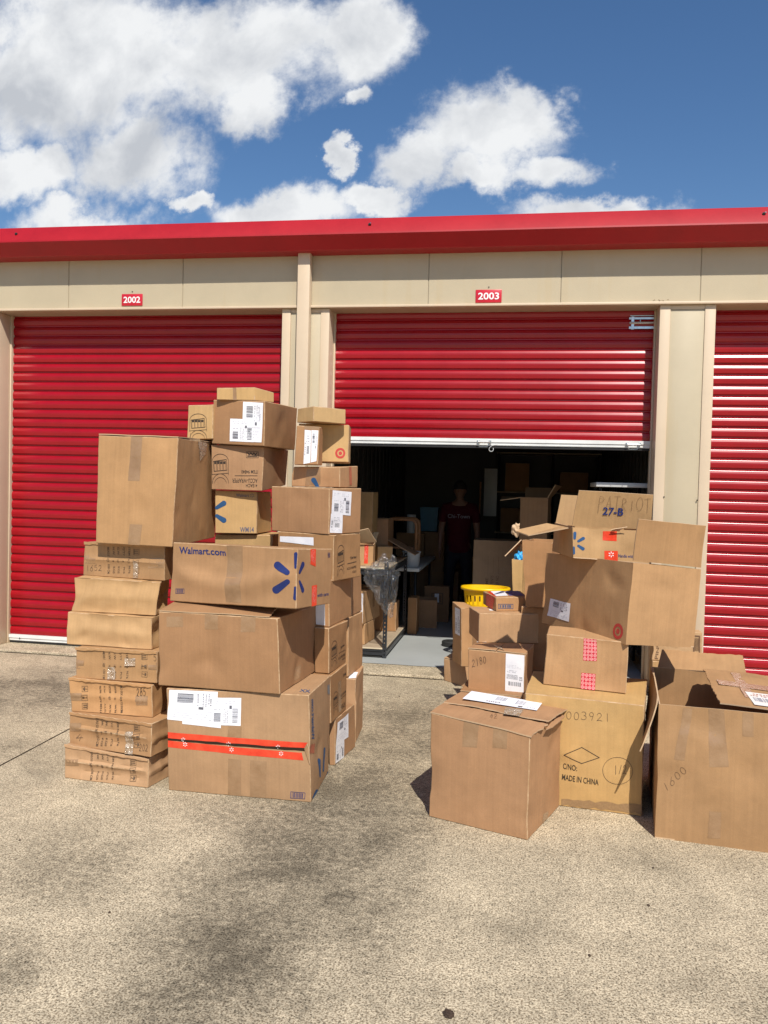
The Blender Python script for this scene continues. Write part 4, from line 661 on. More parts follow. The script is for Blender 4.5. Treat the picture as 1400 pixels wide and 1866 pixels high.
DEC = [["L1","F","text",[[0.3163,0.9825],[0.3247,0.0494],[0.3513,0.0581],[0.343,0.9945]],"MEAS:53 X20 X50 CM","faded"],["L1","F","text",[[0.3899,0.997],[0.3981,0.0736],[0.4197,0.0809],[0.4117,0.997]],"N.W.    9    KGS","faded"],["L1","F","text",[[0.4443,0.997],[0.4522,0.0919],[0.4739,0.0993],[0.4661,0.997]],"G.W.   10   KGS","faded"],["L1","F","text",[[0.5001,0.997],[0.5078,0.111],[0.5293,0.1185],[0.5218,0.997]],"Q'TY    5    PCS","faded"],["L1","F","text",[[0.5659,0.997],[0.5733,0.1339],[0.5924,0.1407],[0.5851,0.997]],"ITEM NO. 9676","faded"],["L1","F","icon",[[0.7805,0.8696],[0.7818,0.671],[0.8527,0.7029],[0.8515,0.9035]],"up","faded"],["L1","F","icon",[[0.7822,0.6089],[0.7835,0.4102],[0.8544,0.4394],[0.8531,0.6402]],"glass","faded"],["L1","F","icon",[[0.784,0.344],[0.7853,0.1451],[0.856,0.1717],[0.8548,0.3725]],"umbrella","faded"],["L2","F","text",[[0.3194,0.9816],[0.3333,0.0896],[0.3628,0.1011],[0.349,0.992]],"MEAS:53 X20 X50 CM","faded"],["L2","F","text",[[0.3804,0.997],[0.394,0.1134],[0.4185,0.1229],[0.405,0.997]],"N.W.    9    KGS","faded"],["L2","F","text",[[0.4325,0.997],[0.4459,0.1337],[0.4703,0.1432],[0.457,0.997]],"G.W.   10   KGS","faded"],["L2","F","text",[[0.4963,0.997],[0.5094,0.1585],[0.5312,0.167],[0.5182,0.997]],"Q'TY    5    PCS","faded"],["L2","F","text",[[0.5707,0.997],[0.5835,0.1875],[0.6051,0.196],[0.5925,0.997]],"ITEM NO. 9676","faded"],["L2","F","icon",[[0.7892,0.8822],[0.7916,0.7033],[0.8627,0.7298],[0.8604,0.9081]],"up","faded"],["L2","F","icon",[[0.7927,0.6213],[0.7951,0.4425],[0.8661,0.4698],[0.8638,0.6481]],"glass","faded"],["L2","F","icon",[[0.7961,0.368],[0.7985,0.1893],[0.8694,0.2172],[0.8671,0.3955]],"umbrella","faded"],["L3","F","text",[[0.6361,0.0785],[0.6455,0.8994],[0.6188,0.8935],[0.6094,0.0734]],"MEAS:53 X20 X50 CM","faded"],["L3","F","text",[[0.5624,0.0647],[0.5716,0.883],[0.5496,0.8781],[0.5405,0.0606]],"N.W.    9    KGS","faded"],["L3","F","text",[[0.4985,0.0528],[0.5076,0.8689],[0.4856,0.8641],[0.4765,0.0488]],"G.W.   10   KGS","faded"],["L3","F","text",[[0.4375,0.0416],[0.4464,0.8555],[0.4244,0.8507],[0.4155,0.0376]],"Q'TY    5    PCS","faded"],["L3","F","text",[[0.3825,0.0316],[0.3913,0.8435],[0.3693,0.8388],[0.3605,0.0276]],"ITEM NO. 9676","faded"],["L3","F","icon",[[0.2246,0.6132],[0.2265,0.7932],[0.1525,0.7776],[0.1507,0.5981]],"umbrella","faded"],["L3","F","icon",[[0.222,0.3619],[0.2239,0.5419],[0.1499,0.5271],[0.1481,0.3476]],"glass","faded"],["L3","F","icon",[[0.2194,0.1107],[0.2213,0.2906],[0.1473,0.2766],[0.1455,0.0972]],"up","faded"],["L4","F","text",[[0.3425,0.9274],[0.3417,0.0387],[0.3689,0.0435],[0.3698,0.9314]],"MEAS:53 X20 X50 CM","faded"],["L4","F","text",[[0.4119,0.9374],[0.411,0.0508],[0.4357,0.0551],[0.4366,0.941]],"N.W.    9    KGS","faded"],["L4","F","text",[[0.4783,0.9469],[0.4773,0.0623],[0.5019,0.0666],[0.503,0.9505]],"G.W.   10   KGS","faded"],["L4","F","text",[[0.5477,0.9569],[0.5465,0.0744],[0.5711,0.0786],[0.5723,0.9604]],"Q'TY    5    PCS","faded"],["L4","F","text",[[0.6246,0.9678],[0.6233,0.0877],[0.6478,0.0919],[0.6491,0.9713]],"ITEM NO. 9676","faded"],["L4","F","icon",[[0.8097,0.9186],[0.8094,0.7278],[0.8825,0.7389],[0.8829,0.9292]],"up","faded"],["L4","F","icon",[[0.8092,0.6324],[0.8089,0.4416],[0.882,0.4533],[0.8823,0.6437]],"glass","faded"],["L4","F","icon",[[0.8087,0.3462],[0.8084,0.1553],[0.8814,0.1678],[0.8818,0.3582]],"umbrella","faded"],["L7","F","text",[[0.2881,0.8825],[0.3025,0.1034],[0.3298,0.1078],[0.3159,0.8857]],"MEAS:53 X20 X50 CM","faded"],["L7","F","text",[[0.3556,0.8903],[0.3689,0.1142],[0.3937,0.1182],[0.3807,0.8931]],"N.W.    9    KGS","faded"],["L7","F","text",[[0.4152,0.8971],[0.4277,0.1237],[0.4523,0.1277],[0.4403,0.8999]],"G.W.   10   KGS","faded"],["L7","F","text",[[0.4808,0.9046],[0.4923,0.1341],[0.5169,0.1381],[0.5057,0.9074]],"Q'TY    5    PCS","faded"],["L7","F","text",[[0.5508,0.9125],[0.5613,0.1452],[0.5857,0.1491],[0.5756,0.9153]],"ITEM NO. 9676","faded"],["L7","F","icon",[[0.6165,0.8616],[0.6187,0.6869],[0.6922,0.6963],[0.6903,0.8702]],"up","faded"],["L7","F","icon",[[0.6199,0.5886],[0.6221,0.4139],[0.6953,0.4245],[0.6934,0.5984]],"glass","faded"],["L7","F","icon",[[0.6231,0.3338],[0.6253,0.1591],[0.6982,0.1707],[0.6962,0.3447]],"umbrella","faded"],["L2","F","hand",[[0.8575,0.108],[0.9675,0.1519],[0.9647,0.3738],[0.8546,0.3309]],"202","black"],["L2","F","hand",[[0.0772,0.1436],[0.1788,0.1827],[0.1753,0.3927],[0.0737,0.3544]],"4","black"],["L3","F","hand",[[0.8071,0.6097],[0.9202,0.634],[0.9237,0.924],[0.8106,0.8982]],"285","black"],["L7","F","hand",[[0.0318,0.1348],[0.2368,0.1674],[0.2331,0.3535],[0.0274,0.3231]],"1652","black"],["L4","F","hand",[[0.9493,0.6975],[0.997,0.7048],[0.997,0.9418],[0.9498,0.9348]],"5","black"],["L1","F","tape",[[0.0132,0.384],[0.1743,0.4418],[0.1724,0.6325],[0.0112,0.571]],None,None],["L2","F","tape",[[0.0173,0.4105],[0.1476,0.4591],[0.1435,0.7076],[0.013,0.6602]],None,None],["L3","F","tape",[[0.0105,0.3177],[0.1496,0.3442],[0.1519,0.5685],[0.0128,0.5408]],None,None],["L3","F","tape",[[0.7964,0.3389],[0.9395,0.368],[0.943,0.6582],[0.7998,0.6273]],None,None],["L4","F","tape",[[0.003,0.3057],[0.1022,0.3225],[0.1024,0.628],[0.003,0.6123]],None,None],["L7","F","tape",[[0.0185,0.3596],[0.1615,0.3805],[0.1564,0.6236],[0.0127,0.6047]],None,None],["L4","F","tape",[[0.8956,0.4119],[0.997,0.4286],[0.997,0.6656],[0.896,0.6497]],None,None],["L7","F","tape",[[0.8039,0.3283],[0.997,0.3672],[0.997,0.6509],[0.8012,0.6164]],None,None],["L4","F","gloss",[[0.397,0.0282],[0.4896,0.0444],[0.4901,0.4463],[0.3974,0.4314]],None,None],["L2","F","gloss",[[0.6954,0.003],[0.792,0.007],[0.783,0.6776],[0.6861,0.6414]],None,None],["L4","F","gloss",[[0.6055,0.5049],[0.7357,0.5255],[0.7361,0.7646],[0.6058,0.7451]],None,None],["L7","F","gloss",[[0.6254,0.0278],[0.686,0.0379],[0.6804,0.5277],[0.6193,0.5193]],None,None],["L8","F","tape",[[0.4085,0.593],[0.5529,0.5914],[0.5597,0.997],[0.4179,0.997]],None,None],["L8","F","tape",[[0.4342,0.003],[0.5899,0.003],[0.6101,0.1896],[0.4477,0.1896]],None,None],["L8","R","gloss",[[0.5344,0.8039],[0.6732,0.8846],[0.6953,0.9945],[0.4493,0.9927]],None,None],["M1","F","label",[[0.003,0.697],[0.3576,0.6757],[0.3686,0.99],[0.0232,0.9877]],3,None],["M1","F","label",[[0.3132,0.672],[0.5276,0.6811],[0.5341,0.9446],[0.3177,0.9322]],4,None],["M1","F","label2",[[0.1119,0.6624],[0.3859,0.6465],[0.3893,0.844],[0.1155,0.8612]],5,None],["M1","F","redtape",[[0.003,0.5125],[0.9595,0.4982],[0.985,0.559],[0.003,0.5708]],1,None],["M1","F","redtape",[[0.003,0.4239],[0.9546,0.3911],[0.945,0.4618],[0.003,0.4883]],1,None],["M1","F","gap",[[0.003,0.4871],[0.9645,0.4753],[0.981,0.509],[0.003,0.5158]],None,None],["M1","F","spark",[[0.0996,0.4826],[0.1334,0.4858],[0.1342,0.5316],[0.1004,0.5285]],None,"white"],["M1","F","spark",[[0.1134,0.4396],[0.1472,0.4429],[0.148,0.4887],[0.1142,0.4855]],None,"white"],["M1","F","spark",[[0.4228,0.4755],[0.4559,0.4786],[0.4567,0.5237],[0.4236,0.5206]],None,"white"],["M1","F","spark",[[0.444,0.4235],[0.4771,0.4267],[0.4779,0.4717],[0.4447,0.4685]],None,"white"],["M1","F","spark",[[0.7653,0.4783],[0.7978,0.4814],[0.7985,0.5257],[0.766,0.5227]],None,"white"],["M1","F","spark",[[0.7859,0.4169],[0.8184,0.4201],[0.8191,0.4643],[0.7866,0.4612]],None,"white"],["M1","F","bars",[[0.8587,0.0247],[0.961,0.028],[0.9641,0.0897],[0.8619,0.0896]],None,"blue"],["M1","F","tape",[[0.4328,0.547],[0.5321,0.556],[0.534,0.6727],[0.4404,0.6677]],None,None],["M1","F","tape",[[0.4234,0.003],[0.5172,0.003],[0.5288,0.3585],[0.4352,0.3595]],None,None],["M1","F","tape",[[0.5777,0.003],[0.6926,0.0078],[0.7036,0.357],[0.5891,0.3602]],None,None],["M1","R","poly",[[0.3368,0.2981],[0.3393,0.3049],[0.3507,0.3082],[0.3694,0.3078],[0.3925,0.3036],[0.4167,0.2961],[0.4384,0.2865],[0.4541,0.2763],[0.4614,0.2671],[0.4854,0.1055],[0.4824,0.1009],[0.4702,0.1002],[0.4523,0.1036],[0.4335,0.1101],[0.4189,0.118],[0.4122,0.1251]],None,"blue2"],["M1","R","poly",[[0.6398,0.3334],[0.6445,0.3367],[0.6556,0.3375],[0.6715,0.3355],[0.6899,0.3312],[0.708,0.3251],[0.7231,0.3182],[0.7328,0.3115],[0.7355,0.306],[0.6818,0.1003],[0.6743,0.0971],[0.6566,0.0985],[0.6335,0.1042],[0.6113,0.1126],[0.5959,0.1213],[0.5913,0.1282]],None,"blue2"],["M1","R","poly",[[0.9185,0.0168],[0.9384,0.0157],[0.9654,0.0105],[0.9956,0.0017],[0.999,0.001],[0.999,0.001],[0.999,0.001],[0.999,0.001],[0.999,0.001],[0.8495,0.001],[0.8307,0.001],[0.8056,0.001],[0.7811,0.001],[0.7637,0.001],[0.7579,0.001],[0.765,0.001]],None,"blue2"],["M1","R","poly",[[0.2309,0.0425],[0.2546,0.0407],[0.2851,0.0341],[0.3178,0.0237],[0.348,0.0109],[0.3708,0.001],[0.3827,0.001],[0.3815,0.001],[0.3673,0.001],[0.1753,0.001],[0.1504,0.001],[0.1194,0.001],[0.0905,0.0028],[0.0716,0.0151],[0.0673,0.0243],[0.0787,0.0282]],None,"blue2"],["M1","R","text",[[0.0573,0.5616],[0.0874,0.9367],[0.195,0.9285],[0.1737,0.5539]],"Walmart.com","blue2"],["M1","R","smudge",[[0.0098,0.4425],[0.1941,0.3921],[0.2005,0.5022],[0.0202,0.5493]],None,"redfaint"],["M1","R","smudge",[[0.8334,0.8243],[0.9666,0.7963],[0.952,0.9208],[0.8229,0.9463]],None,"bluefaint"],["M1","T","text",[[0.9124,0.1297],[0.9934,0.0994],[0.9762,0.2238],[0.9038,0.2432]],"XX","blue2"],["M2","F","tape",[[0.0695,0.7961],[0.2068,0.81],[0.2066,0.9492],[0.0687,0.9358]],None,None],["M2","F","tape",[[0.3936,0.7996],[0.5047,0.811],[0.5064,0.997],[0.3946,0.997]],None,None],["M2","F","tape",[[0.6997,0.7936],[0.8166,0.8057],[0.8203,0.997],[0.7026,0.997]],None,None],["M2","R","tape",[[0.3987,0.046],[0.5372,0.0564],[0.5639,0.2269],[0.4134,0.2165]],None,None],["M3","F","text",[[0.057,0.8142],[0.4368,0.8232],[0.4307,0.9335],[0.057,0.9315]],"Walmart.com","blue"],["M3","F","bars",[[0.0473,0.133],[0.1243,0.1424],[0.1223,0.2273],[0.0453,0.2181]],None,"blue"],["M3","F","tape",[[0.4618,0.0499],[0.5864,0.0479],[0.5795,0.997],[0.448,0.997]],None,None],["M3","F","poly",[[0.8373,0.6616],[0.8295,0.6775],[0.8251,0.6988],[0.8247,0.7223],[0.8285,0.7445],[0.8359,0.7618],[0.8456,0.7717],[0.8563,0.7728],[0.8662,0.7647],[0.9475,0.6329],[0.9541,0.6172],[0.9563,0.5962],[0.9535,0.5753],[0.9464,0.5603],[0.9369,0.5551],[0.9276,0.5611]],None,"blue"],["M3","F","poly",[[0.869,0.2479],[0.8594,0.2372],[0.8488,0.2354],[0.8387,0.2426],[0.8307,0.2579],[0.826,0.2789],[0.8253,0.3023],[0.8288,0.3247],[0.8359,0.3426],[0.9278,0.4777],[0.9368,0.4863],[0.9464,0.4837],[0.9541,0.4707],[0.9578,0.4507],[0.9564,0.4292],[0.9505,0.4118]],None,"blue"],["M3","F","poly",[[0.973,0.9135],[0.9737,0.9248],[0.9763,0.9346],[0.9804,0.9415],[0.9853,0.9444],[0.9903,0.9429],[0.9947,0.9372],[0.9977,0.9282],[0.9989,0.9172],[0.999,0.6896],[0.999,0.6794],[0.9961,0.6716],[0.9917,0.6683],[0.9872,0.6703],[0.9837,0.6771],[0.9823,0.6869]],None,"blue"],["M3","F","poly",[[0.999,0.1813],[0.999,0.1674],[0.999,0.1555],[0.999,0.1475],[0.9932,0.1447],[0.987,0.1473],[0.9818,0.1551],[0.9783,0.1669],[0.9772,0.1808],[0.9843,0.3503],[0.9857,0.3616],[0.9894,0.37],[0.9945,0.3731],[0.999,0.3701],[0.999,0.3618],[0.999,0.3505]],None,"blue"],["M3","R","poly",[[0.1193,0.7642],[0.1311,0.7765],[0.1471,0.7829],[0.1648,0.7823],[0.1816,0.7748],[0.1948,0.7616],[0.2025,0.7446],[0.2035,0.7265],[0.1975,0.71],[0.098,0.5854],[0.0881,0.5765],[0.0746,0.5744],[0.0613,0.5797],[0.0516,0.5908],[0.0481,0.6049],[0.0518,0.6182]],None,"blue"],["M3","R","poly",[[0.2059,0.3237],[0.2125,0.3061],[0.2123,0.288],[0.2053,0.2723],[0.1927,0.2614],[0.1763,0.2569],[0.1588,0.2595],[0.1426,0.2687],[0.1304,0.2832],[0.0625,0.4317],[0.0582,0.4457],[0.061,0.4593],[0.0702,0.4688],[0.0834,0.4717],[0.097,0.4672],[0.1073,0.4565]],None,"blue"],["M3","T","redtape",[[0.003,0.997],[0.4821,0.997],[0.003,0.997],[0.003,0.997]],2,None],["M3","R","redtape",[[0.3602,0.7319],[0.5112,0.6869],[0.5076,0.997],[0.3542,0.997]],0,None],["M3","R","redtape",[[0.4375,0.0033],[0.5708,0.0127],[0.5651,0.3698],[0.4264,0.3564]],0,None],["M3","R","text",[[0.5858,0.1542],[0.9349,0.1548],[0.9319,0.2174],[0.5824,0.2177]],"with care","blue"],["M3","R","bars",[[0.8681,0.8452],[0.936,0.8441],[0.9319,0.9293],[0.864,0.9298]],None,"blue"],["T2","F","label",[[0.5782,0.0781],[0.9509,0.0812],[0.9706,0.9581],[0.5815,0.9751]],6,None],["T2","F","label",[[0.3441,0.0739],[0.8052,0.0757],[0.8018,0.582],[0.3422,0.5848]],7,None],["T3","F","drawing",[[0.082,0.003],[0.8047,0.003],[0.7722,0.7477],[0.0457,0.764]],None,"black"],["T4","F","drawing",[[0.003,0.1159],[0.3592,0.13],[0.3493,0.8178],[0.003,0.8019]],None,"black"],["T4","F","text",[[0.9066,0.4688],[0.5893,0.4554],[0.5912,0.3795],[0.9095,0.3927]],"ITEM 94840","black"],["T4","F","fill",[[0.461,0.3173],[0.9035,0.3354],[0.903,0.3481],[0.4607,0.3299]],None,"black"],["T4","F","text",[[0.9057,0.2784],[0.4125,0.2584],[0.4141,0.1638],[0.9093,0.1833]],"ACCU-WRAPPER","black"],["T4","F","text",[[0.9048,0.1578],[0.6852,0.1491],[0.6874,0.0732],[0.9078,0.0817]],"4 EACH","black"],["T4","F","stamp",[[0.9042,0.8907],[0.67,0.8799],[0.6741,0.7312],[0.9097,0.7418]],None,"black"],["T5","F","poly",[[0.1767,0.7486],[0.1997,0.7576],[0.2241,0.7575],[0.2464,0.7483],[0.2631,0.7313],[0.2717,0.7091],[0.2709,0.6851],[0.2608,0.6631],[0.2429,0.6463],[0.0633,0.5573],[0.0425,0.5506],[0.0213,0.5549],[0.0055,0.5689],[0.001,0.5889],[0.0043,0.6096],[0.0192,0.6253]],None,"blue2"],["T5","F","poly",[[0.2439,0.3559],[0.2617,0.3397],[0.2716,0.318],[0.2721,0.2941],[0.2632,0.2716],[0.2461,0.254],[0.2235,0.244],[0.1989,0.243],[0.1759,0.2513],[0.0181,0.3699],[0.0034,0.3852],[0.001,0.4057],[0.0054,0.4259],[0.0216,0.4405],[0.0429,0.4455],[0.0636,0.4396]],None,"blue2"],["T5","F","text",[[0.5046,0.8575],[0.8119,0.8671],[0.8111,0.9433],[0.5042,0.9334]],"Walmart","bluegrey"],["T5","F","spark",[[0.832,0.8544],[0.9386,0.8577],[0.9375,0.9575],[0.831,0.9539]],None,"bluegrey"],["T5","F","text",[[0.6,0.0342],[0.9345,0.0398],[0.9331,0.1594],[0.5993,0.1532]],"WM14","bluegrey"],["T1","F","tape",[[0.4076,0.0212],[0.5112,0.0267],[0.5185,0.997],[0.4258,0.997]],None,None],["R2b","F","target",[[0.7315,0.0995],[0.9395,0.1044],[0.9359,0.3874],[0.7287,0.3812]],None,"redink"],["R2a","F","label",[[0.3939,0.0201],[0.6738,0.0555],[0.6449,0.8926],[0.3714,0.8997]],8,None],["R2a","F","label",[[0.7007,0.0632],[0.9335,0.0945],[0.9681,0.9022],[0.6624,0.9007]],9,None],["R2a","F","tape",[[0.3569,0.9144],[0.9924,0.926],[0.9873,0.997],[0.349,0.997]],None,None],["R3","F","poly",[[0.4083,0.2862],[0.4029,0.3326],[0.4053,0.3808],[0.415,0.4234],[0.4308,0.4539],[0.4501,0.4678],[0.4699,0.463],[0.4874,0.44],[0.4997,0.4026],[0.5631,0.0403],[0.5672,0.001],[0.5609,0.001],[0.5456,0.001],[0.5256,0.001],[0.5061,0.001],[0.4925,0.001]],None,"blue2"],["R3","F","tape",[[0.2778,0.0676],[0.5942,0.0876],[0.5933,0.9417],[0.3108,0.8974]],None,None],["R3","R","fill",[[0.513,0.1124],[0.646,0.1121],[0.6326,0.9731],[0.5042,0.9823]],None,"redfaint"],["R4","R","label",[[0.0578,0.4513],[0.6489,0.3908],[0.6799,0.9173],[0.0953,0.9687]],10,None],["R4","R","label",[[0.0202,0.038],[0.3988,0.0142],[0.4052,0.4272],[0.0436,0.4569]],11,None],["R5","F","label2",[[0.041,0.7775],[0.6503,0.7429],[0.6466,0.9198],[0.0388,0.8954]],12,None],["R5","R","drawing",[[0.1196,0.0853],[0.3933,0.1058],[0.3931,0.8002],[0.122,0.7653]],None,"black"],["R5","R","text",[[0.6032,0.4244],[0.826,0.4301],[0.8263,0.4839],[0.6027,0.4844]],"ITEM 94840","black"],["R5","R","fill",[[0.4941,0.3289],[0.8255,0.3477],[0.8256,0.362],[0.4939,0.3429]],None,"black"],["R5","R","text",[[0.4761,0.1979],[0.8247,0.2098],[0.825,0.2689],[0.4753,0.2503]],"ACCU-WRAPPER","black"],["R5","R","text",[[0.6778,0.1059],[0.8241,0.1077],[0.8244,0.1614],[0.6776,0.1591]],"4 EACH","black"],["R6","F","label2",[[0.0828,0.0405],[0.7058,0.0314],[0.6983,0.497],[0.003,0.4852]],13,None],["R7","R","drawing",[[0.126,0.0979],[0.4572,0.1089],[0.4131,0.69],[0.094,0.6739]],None,"black"],["R7","R","text",[[0.62,0.4112],[0.877,0.4295],[0.8718,0.4807],[0.6162,0.4656]],"ITEM 94840","black"],["R7","R","fill",[[0.5348,0.3367],[0.9154,0.3248],[0.9145,0.3338],[0.5343,0.3453]],None,"black"],["R7","R","text",[[0.5062,0.1924],[0.9129,0.1921],[0.9057,0.2593],[0.5028,0.2506]],"ACCU-WRAPPER","black"],["R7","R","text",[[0.7407,0.1205],[0.9378,0.1206],[0.9323,0.17],[0.7364,0.169]],"4 EACH","black"],["R8","R","drawing",[[0.1446,0.123],[0.4563,0.1038],[0.4571,0.5878],[0.1444,0.601]],None,"black"],["R8","R","text",[[0.7779,0.7597],[0.9585,0.761],[0.9552,0.8237],[0.7759,0.8216]],"ITEM 94840","black"],["R8","R","fill",[[0.6259,0.331],[0.9634,0.3292],[0.963,0.3376],[0.6258,0.3391]],None,"black"],["R8","R","text",[[0.607,0.3712],[0.9606,0.3794],[0.9577,0.4317],[0.6063,0.4222]],"ACCU-WRAPPER","black"],["R8","R","text",[[0.6427,0.0962],[0.8989,0.0892],[0.8937,0.1935],[0.6407,0.1985]],"4 EACH","black"],["R8","R","tape",[[0.4871,0.0739],[0.6747,0.0761],[0.6603,0.7316],[0.4573,0.729]],None,None],["R9","T","label2",[[0.8701,0.003],[0.9932,0.0605],[0.9706,0.4805],[0.875,0.4607]],14,None],["R10","R","label",[[0.017,0.4288],[0.639,0.3715],[0.6516,0.9135],[0.1018,0.8888]],15,None],["R10","R","label",[[0.0054,0.0349],[0.4221,0.003],[0.429,0.4004],[0.0171,0.439]],16,None],["A","T","label",[[0.1416,0.5795],[0.8521,0.6845],[0.8194,0.997],[0.127,0.9436]],17,None],["A","T","gloss",[[0.6262,0.3594],[0.7684,0.3943],[0.7349,0.6497],[0.5685,0.6092]],None,None],["A","T","hand",[[0.5469,0.1805],[0.609,0.2379],[0.5633,0.3823],[0.5005,0.3241]],"42","brownink"],["A","F","tape",[[0.3453,0.7513],[0.4974,0.7764],[0.5007,0.997],[0.3485,0.997]],None,None],["A","F","tape",[[0.6464,0.8098],[0.7832,0.8253],[0.7841,0.997],[0.6462,0.997]],None,None],["A","R","tape",[[0.4428,0.0182],[0.6098,0.0057],[0.6286,0.0757],[0.4555,0.1015]],None,None],["B","F","diamond",[[0.3442,0.4008],[0.6428,0.4323],[0.6413,0.58],[0.3438,0.5484]],None,"black"],["B","F","text",[[0.3282,0.3413],[0.4543,0.3421],[0.454,0.3935],[0.3308,0.3919]],"C/NO:","serif"],["B","F","text",[[0.3244,0.2476],[0.6357,0.2379],[0.6378,0.2922],[0.3283,0.2983]],"MADE IN CHINA","serif"],["B","F","hand",[[0.6646,0.2503],[0.9247,0.2742],[0.9228,0.5252],[0.6682,0.5066]],"O","faded"],["B","F","hand",[[0.7549,0.3547],[0.8716,0.3603],[0.8702,0.4478],[0.7603,0.4405]],"1/2","faded"],["B","F","hand",[[0.2897,0.7957],[0.7357,0.8274],[0.7347,0.9053],[0.2896,0.8747]],"0003921","faded"],["B","F","smudge",[[0.3182,0.003],[0.9941,0.0132],[0.9921,0.1115],[0.318,0.0818]],None,"stain"],["C","F","hand",[[0.0538,0.3396],[0.2247,0.5286],[0.1839,0.5705],[0.0293,0.3952]],"1600","faded"],["C","F","tape",[[0.1206,0.5983],[0.1943,0.6007],[0.239,0.9879],[0.1749,0.9877]],None,None],["C","F","tape",[[0.3745,0.5746],[0.5122,0.5902],[0.4635,0.997],[0.3532,0.997]],None,None],["C","F","tape",[[0.6006,0.8224],[0.6784,0.8247],[0.6726,0.9942],[0.5971,0.9927]],None,None],["C","F","tape",[[0.3798,0.0506],[0.4688,0.0569],[0.468,0.2523],[0.3848,0.2474]],None,None],["D","F","polka",[[0.4689,0.5587],[0.6323,0.5695],[0.6193,0.997],[0.4613,0.997]],None,None],["D","F","polka",[[0.4615,0.003],[0.6331,0.003],[0.6273,0.3208],[0.4603,0.3165]],None,None],["E","L","label",[[0.0658,0.1224],[0.354,0.1084],[0.3569,0.3581],[0.0631,0.3611]],18,None],["E","L","target",[[0.8667,0.0253],[0.9727,0.0574],[0.9586,0.2494],[0.8525,0.2208]],None,"redink"],["F","F","redsq",[[0.379,0.637],[0.5611,0.6328],[0.5652,0.9441],[0.3849,0.9236]],None,None],["F","F","redsq",[[0.3954,0.0089],[0.5734,0.023],[0.5734,0.3336],[0.3972,0.3047]],None,None],["F","F","spark",[[0.4476,0.1071],[0.526,0.1213],[0.5262,0.3065],[0.4484,0.2936]],None,"white"],["F","F","text",[[0.5817,0.141],[0.8045,0.1416],[0.8037,0.2367],[0.5816,0.2379]],"Handle with","blue"],["F","F","poly",[[0.0066,0.8073],[0.0085,0.8274],[0.0132,0.8447],[0.0201,0.8567],[0.0279,0.8617],[0.0357,0.8587],[0.0421,0.8483],[0.0462,0.8321],[0.0473,0.8126],[0.0401,0.6493],[0.0375,0.6285],[0.0313,0.6126],[0.023,0.6059],[0.015,0.6102],[0.0093,0.6244],[0.0075,0.6446]],None,"blue2"],["F","F","poly",[[0.1185,0.7034],[0.1261,0.7117],[0.134,0.7125],[0.1412,0.7055],[0.1466,0.6919],[0.1492,0.6737],[0.1488,0.6538],[0.1453,0.635],[0.1393,0.6203],[0.0789,0.5295],[0.0707,0.5218],[0.0626,0.5251],[0.0566,0.5383],[0.0543,0.5581],[0.0565,0.5791],[0.0625,0.5956]],None,"blue2"],["F","F","poly",[[0.1359,0.3679],[0.1413,0.3546],[0.1441,0.3366],[0.1437,0.3166],[0.1403,0.2977],[0.1343,0.2826],[0.1266,0.2738],[0.1185,0.2726],[0.1112,0.2791],[0.0581,0.3749],[0.0529,0.39],[0.0516,0.4105],[0.0548,0.431],[0.0615,0.4459],[0.0699,0.4512],[0.0778,0.4455]],None,"blue2"],["F","F","poly",[[0.0249,0.1695],[0.0229,0.1494],[0.0181,0.1317],[0.0111,0.1192],[0.003,0.1138],[0.001,0.1162],[0.001,0.1262],[0.001,0.1422],[0.001,0.1618],[0.001,0.3365],[0.001,0.3575],[0.001,0.3735],[0.0084,0.3804],[0.0165,0.3763],[0.0222,0.3622],[0.024,0.3421]],None,"blue2"],["H","L","label",[[0.3506,0.4942],[0.8735,0.5116],[0.8993,0.9705],[0.3214,0.9411]],19,None],["I","L","redtape",[[0.2164,0.003],[0.7519,0.003],[0.923,0.997],[0.291,0.997]],0,None],["I","T","label2",[[0.0843,0.1729],[0.4578,0.2414],[0.5575,0.997],[0.1914,0.9701]],20,None],["I","T","fill",[[0.4937,0.2387],[0.9282,0.2062],[0.9286,0.997],[0.5899,0.997]],None,"purple"],["I","T","redtape",[[0.0271,0.1197],[0.145,0.1876],[0.2139,0.9894],[0.074,0.9167]],2,None],["I","F","frame",[[0.0616,0.1917],[0.5318,0.1778],[0.5307,0.5186],[0.067,0.5335]],None,"blue2"],["J","T","fill",[[0.2391,0.4231],[0.3031,0.4349],[0.3085,0.6667],[0.2593,0.6552]],None,"white"],["K","F","label",[[0.6704,0.0344],[0.997,0.003],[0.9817,0.9798],[0.6616,0.9843]],21,None],["K","F","hand",[[0.0544,0.5369],[0.3285,0.7],[0.322,0.8873],[0.0466,0.752]],"2180","black"],["K","T","gloss",[[0.4488,0.2807],[0.6338,0.003],[0.5172,0.3706],[0.3454,0.612]],None,None],["K","T","label2",[[0.0187,0.9214],[0.1905,0.947],[0.1725,0.997],[0.003,0.997]],22,None],["M","T","label2",[[0.0312,0.011],[0.3405,0.0975],[0.3367,0.2628],[0.0438,0.2032]],23,None]]
CFL = [[0.602, 4.12, 0.397], [0.715, 4.72, 0.434]]
CFR = [[0.97, 4.165, 0.649], [1.03, 4.837, 0.676]]
EFLAP = [[0.593, 4.531, 1.289], [0.986, 4.77, 1.247], [0.991, 4.714, 1.479], [0.605, 4.475, 1.513]]
FFLAP = [[0.286, 4.772, 1.452], [0.725, 4.862, 1.443], [0.725, 4.812, 1.641], [0.314, 4.722, 1.654]]
FLEFT = [[0.267, 4.802, 1.437], [0.044, 4.822, 1.385], [-0.035, 4.912, 1.406], [0.154, 5.052, 1.448], [0.234, 5.022, 1.436]]
FBACK = [[0.211, 5.194, 1.442], [0.334, 5.194, 1.436], [0.339, 5.214, 1.623], [0.24, 5.214, 1.626]]
